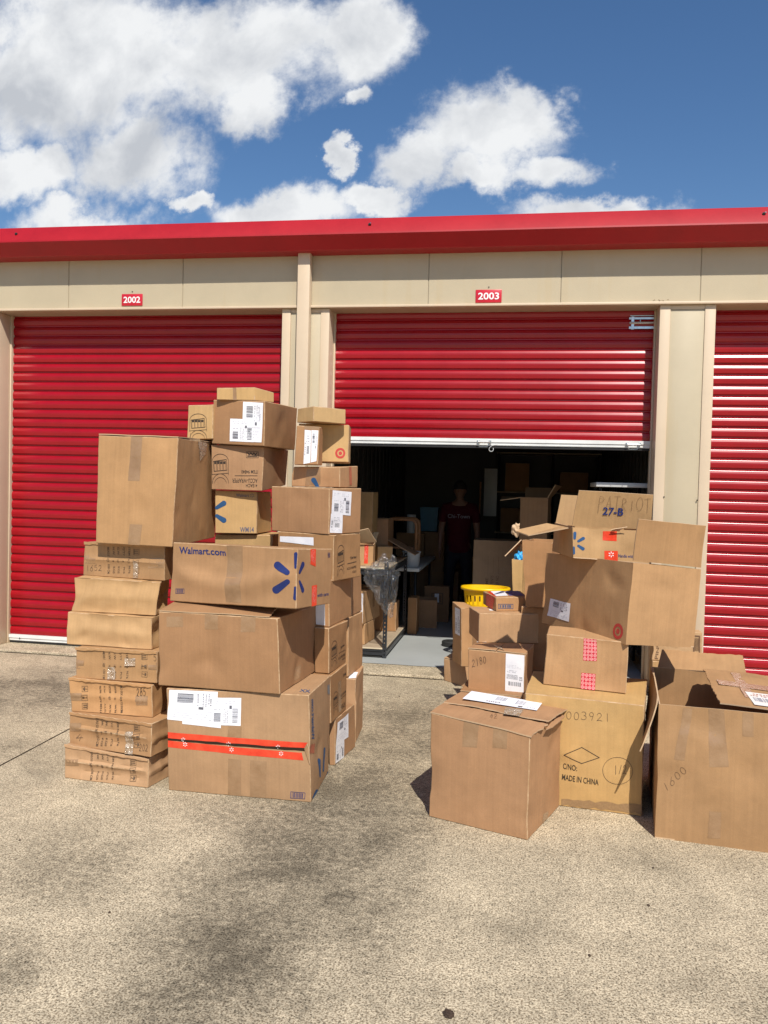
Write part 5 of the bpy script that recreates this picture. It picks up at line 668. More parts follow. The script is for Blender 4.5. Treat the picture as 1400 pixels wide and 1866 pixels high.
GLEFT = [[0.009, 5.711, 1.308], [-0.097, 5.661, 1.196], [-0.026, 5.811, 1.236], [0.01, 5.911, 1.273]]

# ================================================================== THE SETTING
rnd = random.Random(11)
# yard: one sheet to the horizon
bm = bmesh.new()
def sheet(bm, x0, x1, y0, y1, z, n, mnoise=.004):
    vs = {}
    for i in range(n+1):
        for j in range(n+1):
            x, y = x0+(x1-x0)*i/n, y0+(y1-y0)*j/n
            vs[i, j] = bm.verts.new((x, y, z))
    for i in range(n):
        for j in range(n): bm.faces.new([vs[i, j], vs[i+1, j], vs[i+1, j+1], vs[i, j+1]])
sheet(bm, -250, 250, -250, 250, 0, 2)
g = link('ground', bm, 'concrete'); tag(g, kind='structure')
# sawn joint running towards the building
bm = bmesh.new(); py = -6.0; px_ = -2.887; prev = None
while py < 7.05:
    w = .0035+.002*noise.noise(Vector((0, py*9, 3))); x = px_+.004*noise.noise(Vector((0, py*3, 0)))
    cur = (bm.verts.new((x-w, py, .004)), bm.verts.new((x+w, py, .004)))
    if prev: bm.faces.new([prev[0], prev[1], cur[1], cur[0]])
    prev = cur; py += .05
tag(link('ground_joint', bm, 'dark_joint_gap_shade'), kind='structure')

# the storage building --------------------------------------------------
YF, YD = 7.18, 7.41            # wall face, door curtain
bld = empty('storage_building', (0, YF, 0), 'long beige storage building with red roll-up doors and red roof fascia', 'building')
# slab
def slab_part():
    bm = bmesh.new(); n = 300; x0, x1 = -14, 11; rows = []
    for i in range(n+1):
        x = x0+(x1-x0)*i/n; e = .006*noise.noise(Vector((x*4, 0, 0)))+.004*noise.noise(Vector((x*17, 2, 0)))
        rows.append([bm.verts.new(p) for p in ((x, 7.06+e, -.02), (x, 7.062+e, .017), (x, 7.085+e, .025), (x, 7.47, .025), (x, 13.2, .025))])
    for a, b_ in zip(rows, rows[1:]):
        for k in range(4): bm.faces.new([a[k], b_[k], b_[k+1], a[k+1]])
    return link('foundation_slab', bm, 'concrete', bld)
slab_part()
bm = bmesh.new(); xs = [-1.74+i*(1.10+1.74)/80 for i in range(81)]
pv = None
for x in xs:
    e = 7.425+.006*noise.noise(Vector((x*7, 0, 5)))+.004*noise.noise(Vector((x*23, 1, 5)))
    cur = (bm.verts.new((x, e, .029)), bm.verts.new((x, 13.0, .029)))
    if pv: bm.faces.new([pv[0], cur[0], cur[1], pv[1]])
    pv = cur
link('painted_floor', bm, 'floor_paint', bld)
# dark joint line along the slab foot
bm = bmesh.new(); pv = None
for i in range(500):
    x = -13+i*.045; a = 7.052-.006*abs(noise.noise(Vector((x*5, 3, 0)))); b_ = 7.066
    cur = (bm.verts.new((x, a, .003)), bm.verts.new((x, b_, .006)))
    if pv: bm.faces.new([pv[0], cur[0], cur[1], pv[1]])
    pv = cur
link('foot_joint', bm, 'dark_joint_gap_shade', bld)

# door bays: (x left, x right)
BAYS = [(-8.11, -5.35), (-4.93, -2.153), (-1.721, 1.083), (1.524, 4.33), (4.76, 7.57)]
ZT = 3.205                      # underside of the header
def corrug_door(i, x0, x1, zbot, par):
    door = empty('roll_up_door', ((x0+x1)/2, YD, zbot)); door.parent = par; door.location = door.location - par.location
    p = .0885; prof = []
    nseg = 26; z = zbot+.075; k = 0
    top = ZT+.08
    while z < top:
        for s_ in range(nseg):
            t = s_/nseg
            # from the bottom of a rib upwards: short undercut, rounded face, long top slope, narrow groove
            if t < .05: dpt = .0150*(t/.05)**.6
            elif t < .44: dpt = .0150+.0055*(t-.05)/.39
            elif t < .50: dpt = .0180                       # fine stiffening crease
            elif t < .78: dpt = .0205-.0085*(t-.50)/.28
            elif t < .87: dpt = .0120*(1-(t-.78)/.09)**.8
            else: dpt = 0
            prof.append((z+t*p, -dpt))
        # overlap seam every sixth rib
        if k % 6 == 5: prof.append((z+p*.985, -.004)); prof.append((z+p*.995, 0))
        z += p; k += 1
    bm = bmesh.new(); N_ = 10; prev = None
    for zz_, dy in prof:
        row = []
        for a in range(N_+1):
            x = x0+.012+(x1-x0-.024)*a/N_
            row.append(bm.verts.new((x, YD+dy+.0014*noise.noise(Vector((x*1.3, zz_*.9, i*3))), zz_)))
        if prev:
            for a in range(N_): bm.faces.new([prev[a], prev[a+1], row[a+1], row[a]])
        prev = row
    link('curtain', bm, 'door_red', door, smooth=True)
    bm = bmesh.new(); bx(bm, x0+.012, x1-.012, YD-.032, YD+.004, zbot+.018, zbot+.078); bmesh.ops.bevel(bm, geom=list(bm.edges), offset=.005, segments=2, affect='EDGES')
    bx(bm, x0+.012, x1-.012, YD-.040, YD-.0325, zbot+.048, zbot+.0785)
    bar = link('bottom_bar', bm, 'white_metal', door, sharp=35)
    box_obj('weather_seal', (x0+.014, x1-.014, YD-.022, YD+.0, zbot-.004, zbot+.016), 'rubber', door, .002)
    for s_, xe in ((1, x0), (-1, x1)):
        box_obj('guide_rail', (min(xe, xe+s_*.03), max(xe, xe+s_*.03), YD-.045, YD-.030, max(zbot, .03), ZT+.02) if False else (min(xe+s_*.001, xe+s_*.014), max(xe+s_*.001, xe+s_*.014), YD-.05, YD+.03, .027, ZT+.02), 'beige_trim', door, .002)
    return door, zbot
zb = [.030, .030, 2.014, .030, .030]
doors = [corrug_door(i, a, b_, zb[i], bld) for i, (a, b_) in enumerate(BAYS)]
def handle(door, x, z):
    bm = bmesh.new(); y = YD-.045
    lathe(bm, (0, 0, 0), [(0.001, 0), (.011, 0), (.011, .006), (.004, .010)], 12)
    for v in bm.verts: v.co = Vector((x-.05+v.co.x, y-v.co.z+.004, z+v.co.y))
    b2 = len(bm.verts)
    tube(bm, [(x-.05, y, z), (x-.05, y-.035, z-.005), (x+.05, y-.035, z-.005), (x+.05, y, z)], .005, 8)
    bx(bm, x+.038, x+.062, y-.004, y+.004, z-.012, z+.012); bx(bm, x-.062, x-.038, y-.0045, y+.0045, z-.0115, z+.0115)
    tube(bm, [(x-.048, y-.03, z-.004), (x-.042, y-.028, z-.045), (x+.03, y-.028, z-.045), (x+.045, y-.03, z-.004)], .0025, 6)
    return link('pull_handle', bm, 'chrome', door, sharp=40)
d3 = doors[2][0]
handle(d3, -.34, 2.065); handle(d3, .93, 2.065)
bm = bmesh.new(); tube(bm, [(-.30+.04*cos(a/9*3.6)+a*.006, YD-.05, 2.04-.03-.03*sin(a/9*3.6)) for a in range(13)], .0025, 6); link('pull_cord', bm, 'white_plastic', d3, smooth=True)
# latch on the open door's upper right
lat = empty('latch', (.97, YD-.03, 3.13)); lat.parent = d3; lat.location -= d3.location + bld.location
bm = bmesh.new()
bx(bm, .862, 1.070, YD-.026, YD-.018, 3.050, 3.072); bx(bm, .862, 1.070, YD-.0265, YD-.018, 3.130, 3.150); bx(bm, .870, 1.075, YD-.028, YD-.016, 3.158, 3.166)
bx(bm, .880, .905, YD-.030, YD-.0165, 3.045, 3.155); bmesh.ops.bevel(bm, geom=list(bm.edges), offset=.0015, segments=1, affect='EDGES')
tube(bm, [(.865, YD-.034, 3.100), (1.072, YD-.034, 3.100)], .010, 10)
tube(bm, [(.955, YD-.036, 3.100), (.955, YD-.036, 3.125)], .006, 8)
for x in (.872, .99, 1.058):
    tube(bm, [(x, YD-.030, 3.061), (x, YD-.0255, 3.061)], .005, 8); tube(bm, [(x, YD-.030, 3.140), (x, YD-.0255, 3.140)], .005, 8)
link('slide_bolt', bm, 'chrome', lat, sharp=35)
bm = bmesh.new(); tube(bm, [(-4.80, YD-.042, .075), (-4.80, YD-.036, .075)], .006, 10); link('bar_screw', bm, 'rubber', doors[1][0])

# header panels with seams
seam0, pit = -1.972, 1.1225
k = -11; xs = []
while seam0+pit*k < 9: xs.append(seam0+pit*k); k += 1
for a, b_ in zip(xs, xs[1:]):
    bm = bmesh.new(); bx(bm, a+.0012, b_-.0012, YF, YF+.04, ZT+.024, 3.80)
    e = [ed for ed in bm.edges if abs(ed.verts[0].co.y-YF) < 1e-4 and abs(ed.verts[1].co.y-YF) < 1e-4 and abs(ed.verts[0].co.x-ed.verts[1].co.x) < 1e-4]
    bmesh.ops.bevel(bm, geom=e, offset=.004, segments=2, affect='EDGES'); link('header_panel', bm, 'beige_panel', bld, sharp=35)
# drip edge under the header, with the soffit back to the doors
box_obj('drip_edge', (xs[0], xs[-1], YF-.036, YF+.012, ZT+.002, ZT+.023), 'beige_trim', bld, .004)
box_obj('header_soffit', (xs[0], xs[-1], YF+.013, YD+.10, ZT+.0, ZT+.02), 'beige_panel', bld, 0)
# jambs and the panels between doors
bm = None
def pier(xl, xr, trim=.085):
    """between two bays: door jambs with trim left and right, recessed panel between"""
    for a, b_ in ((xl, xl+trim), (xr-trim, xr)):
        box_obj('door_jamb', (a, b_, YF-.004, YD+.06, .026, ZT), 'beige_trim', bld, .004)
    box_obj('wall_panel', (xl+trim+.001, xr-trim-.001, YF+.006, YF+.03, .026, ZT-.035), 'beige_panel', bld, .002)
    box_obj('panel_cap', (xl+trim+.001, xr-trim-.001, YF+.002, YF+.03, ZT-.0335, ZT-.001), 'beige_trim', bld, .002)
pier(BAYS[0][1], BAYS[1][0]); pier(BAYS[1][1], BAYS[2][0], .078); pier(BAYS[2][1], BAYS[3][0]); pier(BAYS[3][1], BAYS[4][0]); pier(-8.6, BAYS[0][0]); pier(BAYS[4][1], 8.1)
for x in (-1.941, -1.941-5.9, 4.62-.02): 
    box_obj('column', (x-.053, x+.057, 7.085, YF-.0045, .026, 3.84), 'beige_trim', bld, .005)
# screws on the pier beside the open door
for x, z in ((1.167, 1.62), (1.43, 1.60)):
    bm = bmesh.new(); tube(bm, [(x, YF-.010, z), (x, YF-.003, z)], .006, 8); link('panel_screw', bm, 'rubber', bld)
# fascia / eave trim: folded red sheet (upper face slopes up, lower face slopes back)
bm = bmesh.new(); n = 60; x0, x1 = -14, 11
pf = [(7.12, 3.955), (7.025, 3.936), (7.013, 3.925), (6.925, 3.790), (6.923, 3.776), (7.010, 3.673), (7.022, 3.668), (7.20, 3.668), (7.20, 3.70)]
pv = None
for i in range(n+1):
    x = x0+(x1-x0)*i/n; wv = .0015*noise.noise(Vector((x*.8, 0, 0)))
    row = [bm.verts.new((x, y+wv, z+wv)) for y, z in pf]
    if pv:
        for k in range(len(pf)-1): bm.faces.new([pv[k], row[k], row[k+1], pv[k+1]])
    pv = row
bmesh.ops.recalc_face_normals(bm, faces=bm.faces)
link('eave_fascia', bm, 'fascia_red', bld, sharp=18)
for x in (-1.34, -4.62, 1.81, 5.0):
    bm = bmesh.new(); c = Vector((x, 6.974, 3.862)); nn = Vector((0, -.84, .54))
    tube(bm, [c, c+nn*.010], .013, 10); tube(bm, [c+nn*.010, c+nn*.016], .008, 8, 0); link('fascia_screw', bm, 'rubber', bld)
bm = bmesh.new(); rn = random.Random(2)
for _ in range(9):
    x = 1.02+rn.uniform(0, .12); z = 3.236+rn.uniform(0, .012); w = rn.uniform(.004, .014)
    bm.faces.new([bm.verts.new(q) for q in ((x, YF-.0012, z), (x+w, YF-.0012, z-.001), (x+w*.8, YF-.0012, z+.006), (x+.002, YF-.0012, z+.004))])
link('grime_mark', bm, 'ink_brownink', bld)
bm = bmesh.new()
for x in (-1.34, 1.81): tube(bm, [(x+.010, 6.962, 3.868), (x+.010, 6.954, 3.873)], .006, 8)
link('fascia_rivet', bm, 'chrome', bld)
# roof, unit walls
box_obj('roof', (-14, 11, 7.23, 13.4, 3.66, 3.94), 'galvanised', bld, 0)
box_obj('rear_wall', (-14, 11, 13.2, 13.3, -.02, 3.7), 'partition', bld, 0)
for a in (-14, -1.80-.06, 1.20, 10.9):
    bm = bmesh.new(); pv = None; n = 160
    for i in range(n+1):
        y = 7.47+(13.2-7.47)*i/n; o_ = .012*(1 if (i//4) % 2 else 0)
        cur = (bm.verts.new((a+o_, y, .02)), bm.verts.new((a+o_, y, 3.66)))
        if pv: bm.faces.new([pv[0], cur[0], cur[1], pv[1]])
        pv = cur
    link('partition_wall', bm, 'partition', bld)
# unit number signs
def sign(txt, xc, zc, w, h):
    sg = box_obj('unit_sign', (xc-w/2, xc+w/2, YF-.008, YF-.001, zc-h/2, zc+h/2), 'sign_red', bld, .003)
    bm = bmesh.new(); pl = text_polys(txt, .02)
    for p in pl:
        try: bm.faces.new([bm.verts.new((xc-w/2+w*(.10+.80*s), YF-.0095, zc-h/2+h*(.23+.54*t))) for s, t in p])
        except Exception: pass
    o = link('sign_number', bm, 'sign_white', None)
    o.parent = sg; o.data.transform(Matrix.Translation(-(bld.location)))
    bm = bmesh.new(); tube(bm, [(xc, YF-.006, zc+h/2+.022), (xc, YF-.001, zc+h/2+.022)], .005, 8); link('sign_screw', bm, 'rubber', bld)
sign('2002', -3.583, 3.302, .205, .107); sign('2003', -.330, 3.296, .222, .110)

# ================================================================== BOXES OUTSIDE
def V(*a): return Vector(a)
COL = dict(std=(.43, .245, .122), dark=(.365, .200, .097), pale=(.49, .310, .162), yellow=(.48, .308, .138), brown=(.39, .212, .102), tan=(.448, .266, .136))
dd = {}
for d in DEC: dd.setdefault(d[0], []).append(d)
def flaps_top(ct_off=.006, gap=.006, split='x', lift=0.0, over=0.0):
    def fn(root, ct, color):
        c = ct.c; a, b_, cc, d = c[3], c[2], c[6], c[7]      # flt frt brt blt
        up = V(0, 0, .0075)
        if split == 'x':     # seam runs along the width: front and rear flap
            ml, mr = a.lerp(d, .5), b_.lerp(cc, .5); dl = (d-a).normalized()*gap
            slab('top_flap', [a+up, b_+up, mr-dl+up+V(0, 0, lift), ml-dl+up+V(0, 0, lift)], .005, root, color, seed=ct.seed, jag='u', amp=.003)
            slab('top_flap', [ml+dl+up, mr+dl+up, cc+up, d+up], .005, root, color, seed=ct.seed+4, jag='d', amp=.003)
        else:
            mf, mb = a.lerp(b_, .5), d.lerp(cc, .5); dl = (b_-a).normalized()*gap
            slab('top_flap', [a+up, mf-dl+up+V(0, 0, lift), mb-dl+up, d+up], .005, root, color, seed=ct.seed, amp=.003)
            slab('top_flap', [mf+dl+up+V(0, 0, lift), b_+up, cc+up, mb+dl+up], .005, root, color, seed=ct.seed+4, amp=.003)
    return fn
def mkc(x, y, z, w, d, h, th=0.0, back=False):
    c, s = cos(th), sin(th)
    pts = [(0,0,0),(w,0,0),(w,0,h),(0,0,h),(0,d,0),(w,d,0),(w,d,h),(0,d,h)]
    return [V(x+a*c-b_*s, y+a*s+b_*c, z+e) for a, b_, e in pts]
def mk(key, col, label, group, **k):
    return make_box(key, BOX[key], COL[col] if isinstance(col, str) else col, label, group, decs=dd.get(key, []), **k)
def lip(face_edge_pts, w=.02):
    pass
def flat_extra(root, ct, color):
    """board edges showing along the top of a flat carton"""
    c = ct.c; up = V(0, 0, .0)
    out = (c[0]-c[4]).normalized()
    a, b_ = c[3], c[2]
    slab('flap_edge', [a+out*.006+V(0, 0, -.012), b_+out*.006+V(0, 0, -.012), b_+out*.007+V(0, 0, .002), a+out*.007+V(0, 0, .002)], .004, root, tuple(x*1.12 for x in color), seed=ct.seed+9, jag='ud', amp=.002, jam=.003)
FL = [('L1', 'bottom carton of the flat left stack, resting on the concrete, printed with sideways text', .0062),
      ('L2', 'second flat carton from the ground in the left stack, with torn tape by its icons', .0062),
      ('L3', 'third flat carton from the ground in the left stack, handling icons on its left', .0062),
      ('L4', 'flat printed carton just under the two crushed cartons, with wrinkled clear tape', .0045),
      ('L5', 'lower of two crushed unprinted flat cartons in the left stack', .0095),
      ('L6', 'upper of two crushed unprinted flat cartons in the left stack', .0095),
      ('L7', 'topmost printed flat carton, directly under the big plain box', .0045)]
for k, lab, am in FL:
    rd = [('F', 'v', .50, .010, .10)]
    if k == 'L6': rd = [('F', 'v', .50, .018, .40), ('F', 'v', .47, .007, .03), ('R', 'v', .5, -.03, .4)]
    if k == 'L5': rd = [('F', 'v', .52, .014, .40), ('F', 'v', .50, .007, .03), ('R', 'v', .5, -.02, .4)]
    if k in ('L1', 'L2'): rd = [('F', 'v', .55, .012, .08), ('F', 'v', .30, -.008, .1), ('R', 'v', .5, .014, .12)]
    mk(k, ('tan', 'std', 'std', 'tan', 'pale', 'pale', 'tan')[int(k[1])-1], lab, GROUPF, amp=am, ridge=rd, extra=flat_extra if k not in ('L5', 'L6') else None, bulge={'F': -.006}, freq=4.2)
mk('L8', 'tan', 'very large plain box with one vertical tape strip, on top of the flat cartons', GROUPL, amp=.003, bulge={'F': .006, 'R': -.004}, extra=flaps_top(lift=.006))

def m1x(root, ct, color):
    # torn corner tab and dog-eared flap end
    q = [ct.P('F', .965, .50, .004), ct.P('F', .998, .36, .006), ct.P('F', .999, .50, .012), ct.P('F', .985, .56, .02)]
    slab('torn_tab', q, .004, root, tuple(x*1.2 for x in color), seed=4, amp=.002)
mk('M1', 'tan', 'large box on the concrete with two red tape bands and white labels', GROUPL, amp=.0028, bulge={'F': .012, 'R': .006}, extra=m1x)
def m2x(root, ct, color):
    c = ct.c; d = (c[7]-c[3])
    a, b_ = c[3]+V(0, 0, .006), c[2]+V(0, 0, .004); up_ = V(0, 0, .030)
    slab('top_flap', [a, b_.lerp(a, .06)+V(0, 0, .004), b_.lerp(a, .10)+d*.30+up_, a+d*.30+up_], .005, root, tuple(x*1.05 for x in color), seed=12, jag='ur', amp=.004)
    # loose side flap standing off the torn right edge
    slab('side_flap', [c[2].lerp(c[6], .18)+V(-.02, 0, -.05), c[6]+V(-.02, 0, -.03), c[6]+V(-.01, 0, .0), c[2].lerp(c[6], .22)+V(-.03, 0, -.01)], .005, root, color, seed=13, jag='ul', amp=.006)
mk('M2', 'brown', 'wide plain box under the starburst box, with three tape stubs along its top edge', GROUPL, amp=.0035, bulge={'F': .010}, extra=m2x)
bpy.context.view_layer.update()
mk('M3', 'std', 'wide box with blue starburst logo on its corner and red tape on top', GROUPL, amp=.004, bulge={'F': -.008}, ridge=[('F', 'arc', .34, .020, .20)])
mk('R10', 'brown', 'low box on the concrete behind the red-banded box, white labels on its side', GROUPL)
mk('R9', 'std', 'tall narrow box on the concrete with a small white label on its top', GROUPL)
mk('R8', 'brown', 'printed box with dispenser drawing, standing on the low labelled box', GROUPL)
mk('R7', 'brown', 'printed box with dispenser drawing at mid height behind the wide plain box', GROUPL)
mk('R7b', 'std', 'plain box at mid height at the rear of the stack nearest the doorway', GROUPL)
mk('R6', 'brown', 'plain-sided box with white paper on its front, under the upper dispenser box', GROUPL)
mk('R6b', 'brown', 'plain box behind the one with white paper on its front, right side of the stack', GROUPL)
mk('R5', 'std', 'dispenser box with a white label on its front, below the labelled box at eye height', GROUPL)
mk('R4', 'dark', 'box at eye height with two overlapping white labels on its right side', GROUPL, bulge={'F': .004})
mk('R3', 'std', 'flat box with a blue stroke and clear tape, under the red bullseye box', GROUPL, amp=.004)
mk('R2b', 'yellow', 'light box with small red bullseye near its lower corner, in the left stack', GROUPL)
mk('R2a', 'brown', 'narrow box end with two tall white labels beside the bullseye box', GROUPL)
mk('R1', 'yellow', 'small low box on top of the red bullseye box', GROUPL)
# hidden supports of the rear column are real boxes too
mk('T6', 'yellow', 'box mostly hidden under the blue-petal box numbered fourteen', GROUPL)
for key, z, hh, lab in (('T9', 0, .36, 'plain box on the concrete, bottom of the rear column'), ('T8', .362, .34, 'plain box second from the concrete in the rear column'), ('T7', .704, .308, 'plain box third from the concrete in the rear column')):
    make_box(key, mkc(-1.97, 5.06, z, .44, .42, hh, .0), COL['std'], lab, GROUPL)
mk('T5', 'yellow', 'box with two blue petals and grey lettering ending in 14', GROUPL)
mk('T4', 'std', 'box printed upside down with an item number, under the top labelled box', GROUPL)
mk('T3', 'yellow', 'small box with dispenser drawing perched on the big plain box', GROUPL)
mk('T2', 'brown', 'box with two overlapping white labels on its front, near the top of the stack', GROUPL)
mk('T1', 'yellow', 'small flat taped box, topmost of the whole left stack', GROUPL)

# ---- right pile
def ax(root, ct, color):
    c = ct.c; a, b_, cc, d = c[3], c[2], c[6], c[7]; up = V(0, 0, .008)
    ml, mr = a.lerp(d, .42), b_.lerp(cc, .42)
    slab('top_flap', [a+up*.2, b_+up*.4+V(.003, -.004, -.004), mr+up*.5+V(.012, 0, .0), ml+up*.5], .006, root, color, seed=2, jag='ur', amp=.006, bow=.003, jam=.007)
    slab('top_flap', [ml+up*.9+V(0, .006, .004), mr+up*1.6+V(.02, .006, .006), cc+up+V(.035, .01, .006), d+up*.6], .006, root, color, seed=7, jag='dr', amp=.005, bow=.003)
    slab('top_flap', [mr+up*.1+V(.008, -.05, -.010), mr+up*.1+V(.045, .02, -.014), cc+V(.02, -.03, -.008), cc+V(-.02, -.03, -.004)], .005, root, color, seed=17, jag='r', amp=.006)
rootA, ctA = make_box('A', BOX['A'], COL['brown'], 'big plain box standing in front with a long white label on its top flap', GROUPR, amp=.0035, bulge={'F': .008, 'R': .004}, decs=[d for d in dd['A'] if d[1] != 'T'], extra=ax)
# paper on the rear top flap
def on_top(root, quad3, mats, polys, name, off=.002):
    bm = bmesh.new(); n = (quad3[1]-quad3[0]).cross(quad3[3]-quad3[0]).normalized()
    if n.z < 0: n = -n
    for mi, pl in enumerate(polys):
        for p in pl:
            vs = []
            for s, t in p: vs.append(bm.verts.new((quad3[0]*(1-s)+quad3[1]*s)*(1-t)+(quad3[3]*(1-s)+quad3[2]*s)*t+n*(off+.0007*(mi > 0))))
            if len(vs) > 2: bm.faces.new(vs).material_index = mi
    return link(name, bm, mats, root)
qa = [d for d in dd['A'] if d[1] == 'T' and d[2] == 'label'][0][3]
q3 = [ctA.S('T', u, v)+V(0, 0, .0165+.004*v) for u, v in qa]
q3 = [p+V(0, 0, .004) for p in q3]
lp_ = label_parts(17)
on_top(rootA, q3, ['paper', 'ink_black', 'ink_grey', 'ink_lgrey'], [[rc(0, 0, 1, 1)]]+list(lp_), 'shipping_label')
qg = [d for d in dd['A'] if d[2] == 'gloss'][0][3]
on_top(rootA, [ctA.S('T', u, v)+V(0, 0, .018) for u, v in qg], ['gloss'], [grid_polys(4, 3)], 'clear_tape', .003)
qh = [d for d in dd['A'] if d[2] == 'hand'][0][3]
on_top(rootA, [ctA.S('T', u, v)+V(0, 0, .012) for u, v in qh], ['ink_brownink'], [hand_polys('42', 1.8, .06)], 'handwriting', .003)

mk('B', 'yellow', 'yellowish box marked made in china with a printed diamond outline', GROUPR, amp=.0045, bulge={'F': .008})
def polyslab(name, pts, th, parent, color, n=None):
    """thick sheet with a free outline (3-D points roughly in a plane)"""
    pts = [Vector(p) for p in pts]
    nn = Vector((0, 0, 0))
    for i in range(len(pts)): nn += pts[i].cross(pts[(i+1) % len(pts)])
    nn.normalize(); bm = bmesh.new(); uvl = bm.loops.layers.uv.new('UVMap')
    A = [bm.verts.new(p) for p in pts]; B_ = [bm.verts.new(p-nn*th) for p in pts]
    bm.faces.new(A); bm.faces.new(B_[::-1])
    for i in range(len(pts)):
        j = (i+1) % len(pts); bm.faces.new([A[i], B_[i], B_[j], A[j]]).material_index = 1
    e1 = (pts[1]-pts[0]).normalized(); e2 = nn.cross(e1)
    for fa in bm.faces:
        for lp in fa.loops: lp[uvl].uv = (lp.vert.co.dot(e1), lp.vert.co.dot(e2))
    bmesh.ops.triangulate(bm, faces=[fa for fa in bm.faces if len(fa.verts) > 4])
    return link(name, bm, ['cardboard', 'cut_edge'], parent, color=color)
# C : big open box at the right edge
def cx(root, ct, color):
    c = ct.c
    flt, frt, brt, blt = c[3], c[2], c[6], c[7]; wx = (frt-flt).normalized(); dy = (blt-flt).normalized()
    # left flap hangs down outside, bowed
    slab('flap', [V(*CFL[0]), V(*CFL[1]), blt+V(-.004, -.01, .0), flt+V(-.004, .012, .0)], .006, root, color, seed=3, jag='dl', amp=.004, bow=.010)
    # rear flap leans back and up
    slab('flap', [blt+wx*.03, blt+wx*.50, blt+wx*.52+V(0, .16, .075), blt+wx*.075+V(0, .16, .075)], .006, root, tuple(x*1.05 for x in color), seed=5, jag='u', amp=.003)
    # right flap folded back over the opening, with tape and a label
    a = V(*CFR[0]); a2 = V(*CFR[1])
    e = frt+V(.02, .01, .004); e2 = brt+V(.02, -.05, .004)
    fl = slab('flap', [a, e, e2, a2], .006, root, tuple(x*1.06 for x in color), seed=8, jag='lu', amp=.004, bow=.006)
    def fp(u, v, o=.010): return (a*(1-u)+e*u)*(1-v)+(a2*(1-u)+e2*u)*v+V(0, 0, o)
    on_top(root, [fp(.42, .03), fp(.80, .03), fp(.78, .36), fp(.40, .36)], ['paper_warm', 'ink_grey', 'ink_redfaint'], [[rc(0, 0, 1, 1)], barcode(.12, .3, .85, .6, random.Random(2)), lines(.1, .66, .9, .92, 2, random.Random(3))], 'shipping_label')
    on_top(root, [fp(.10, .48, .0095), fp(.95, .46, .0095), fp(.95, .60, .0095), fp(.10, .62, .0095)], ['tape'], [grid_polys(10, 3)], 'packing_tape')
    on_top(root, [fp(.36, .2, .0090), fp(.50, .2, .0090), fp(.48, .92, .0090), fp(.36, .92, .0090)], ['tape'], [grid_polys(3, 10)], 'packing_tape')
mk('C', 'tan', 'big open box at the right edge with flaps up and 1600 written on it', GROUPR, amp=.003, bulge={'F': .008}, extra=cx, skip='open')
mk('D', 'tan', 'box sealed with two strips of red ring-patterned tape', GROUPR, amp=.003, ridge=[('F', 'u', .72, -.008, .3)])
def ex(root, ct, color):
    c = ct.c; flt, frt = c[3], c[2]; up = (c[3]-c[0]).normalized()
    slab('flap', EFLAP, .006, root, tuple(x*1.02 for x in color), seed=21, amp=.003, bow=-.006)
mk('E', 'tan', 'large tilted box with red bullseye and one wide flap standing up', GROUPR, amp=.0035, bulge={'F': .006}, extra=ex, skip='open')
def fx(root, ct, color):
    c = ct.c
    fl = slab('flap', FFLAP, .006, root, tuple(x*1.0 for x in color), seed=31, amp=.003)
    n = (Vector(FFLAP[1])-Vector(FFLAP[0])).cross(Vector(FFLAP[3])-Vector(FFLAP[0])).normalized()
    def fp(u, v): a, b_, cc, d = [Vector(p) for p in FFLAP]; return (a*(1-u)+b_*u)*(1-v)+(d*(1-u)+cc*u)*v
    def front(u0, u1, v0, v1, pl, mat, nm):
        bm = bmesh.new()
        for p in pl:
            vs = [bm.verts.new(fp(u0+(u1-u0)*s, v0+(v1-v0)*t)+n*.0035) for s, t in p]
            if len(vs) > 2: bm.faces.new(vs)
        return link(nm, bm, mat, root)
    front(.355, .625, .36, .58, text_polys('27-B', .02), 'ink_blue', 'printed_number')
    front(.27, .98, .50, .92, hand_polys('PATRIOT', 3.6, .018), 'ink_brownink', 'handwriting')
    polyslab('flap', FLEFT, .006, root, tuple(x*1.0 for x in color))
    slab('flap', FBACK, .006, root, tuple(x*.9 for x in color), seed=33, amp=.002)
    # crumpled torn tip at the end of the left flap, and the torn tape tongue on the front
    tip = Vector(FLEFT[2]); bm = bmesh.new(); bmesh.ops.create_icosphere(bm, subdivisions=3, radius=.026)
    for v in bm.verts: v.co = Vector((v.co.x*.9, v.co.y*.5, v.co.z*1.25))*(1+.9*noise.noise(v.co*60)) + tip + V(.012, 0, .010)
    link('torn_end', bm, 'cut_edge', root)
    slab('torn_tongue', [ct.P('F', .50, .93, .004), ct.P('F', .58, .96, .02), ct.P('F', .66, 1, .035)+V(0, 0, .018), ct.P('F', .47, .99, .03)], .004, root, (.6, .42, .27), seed=3, jag='udlr', amp=.006, jam=.008)
mk('F', (.46, .29, .148), 'open box with small blue starburst and a raised flap marked 27-B', GROUPR, amp=.004, extra=fx, skip='open')
def gx(root, ct, color):
    polyslab('flap', GLEFT, .006, root, tuple(x*.9 for x in color))
mk('G', 'brown', 'tall narrow open box with torn flaps, behind the tilted bullseye box', GROUPR, amp=.005, extra=gx, skip='open')
def nb(key, col, label, group, *a, decs=(), **k): return make_box(key, mkc(*a), COL[col] if isinstance(col, str) else col, label, group, decs=list(decs), **k)
nb('O1', 'std', 'plain box under the tall torn-flap box', GROUPR, .02, 5.72, .42, .36, .33, .432, -.05)
nb('O2', 'brown', 'bottom box under the tall torn-flap box, white label on its front', GROUPR, .0, 5.72, 0, .40, .36, .418, -.05, decs=[('', 'F', 'label2', [(.3, .78), (.75, .78), (.75, .98), (.3, .98)], 2, None)])
mk('M', 'brown', 'low box with taped top under the box marked 2180', GROUPR, amp=.004, extra=flaps_top())
def kx(root, ct, color): flaps_top(split='z', gap=.004, lift=.004)(root, ct, color)
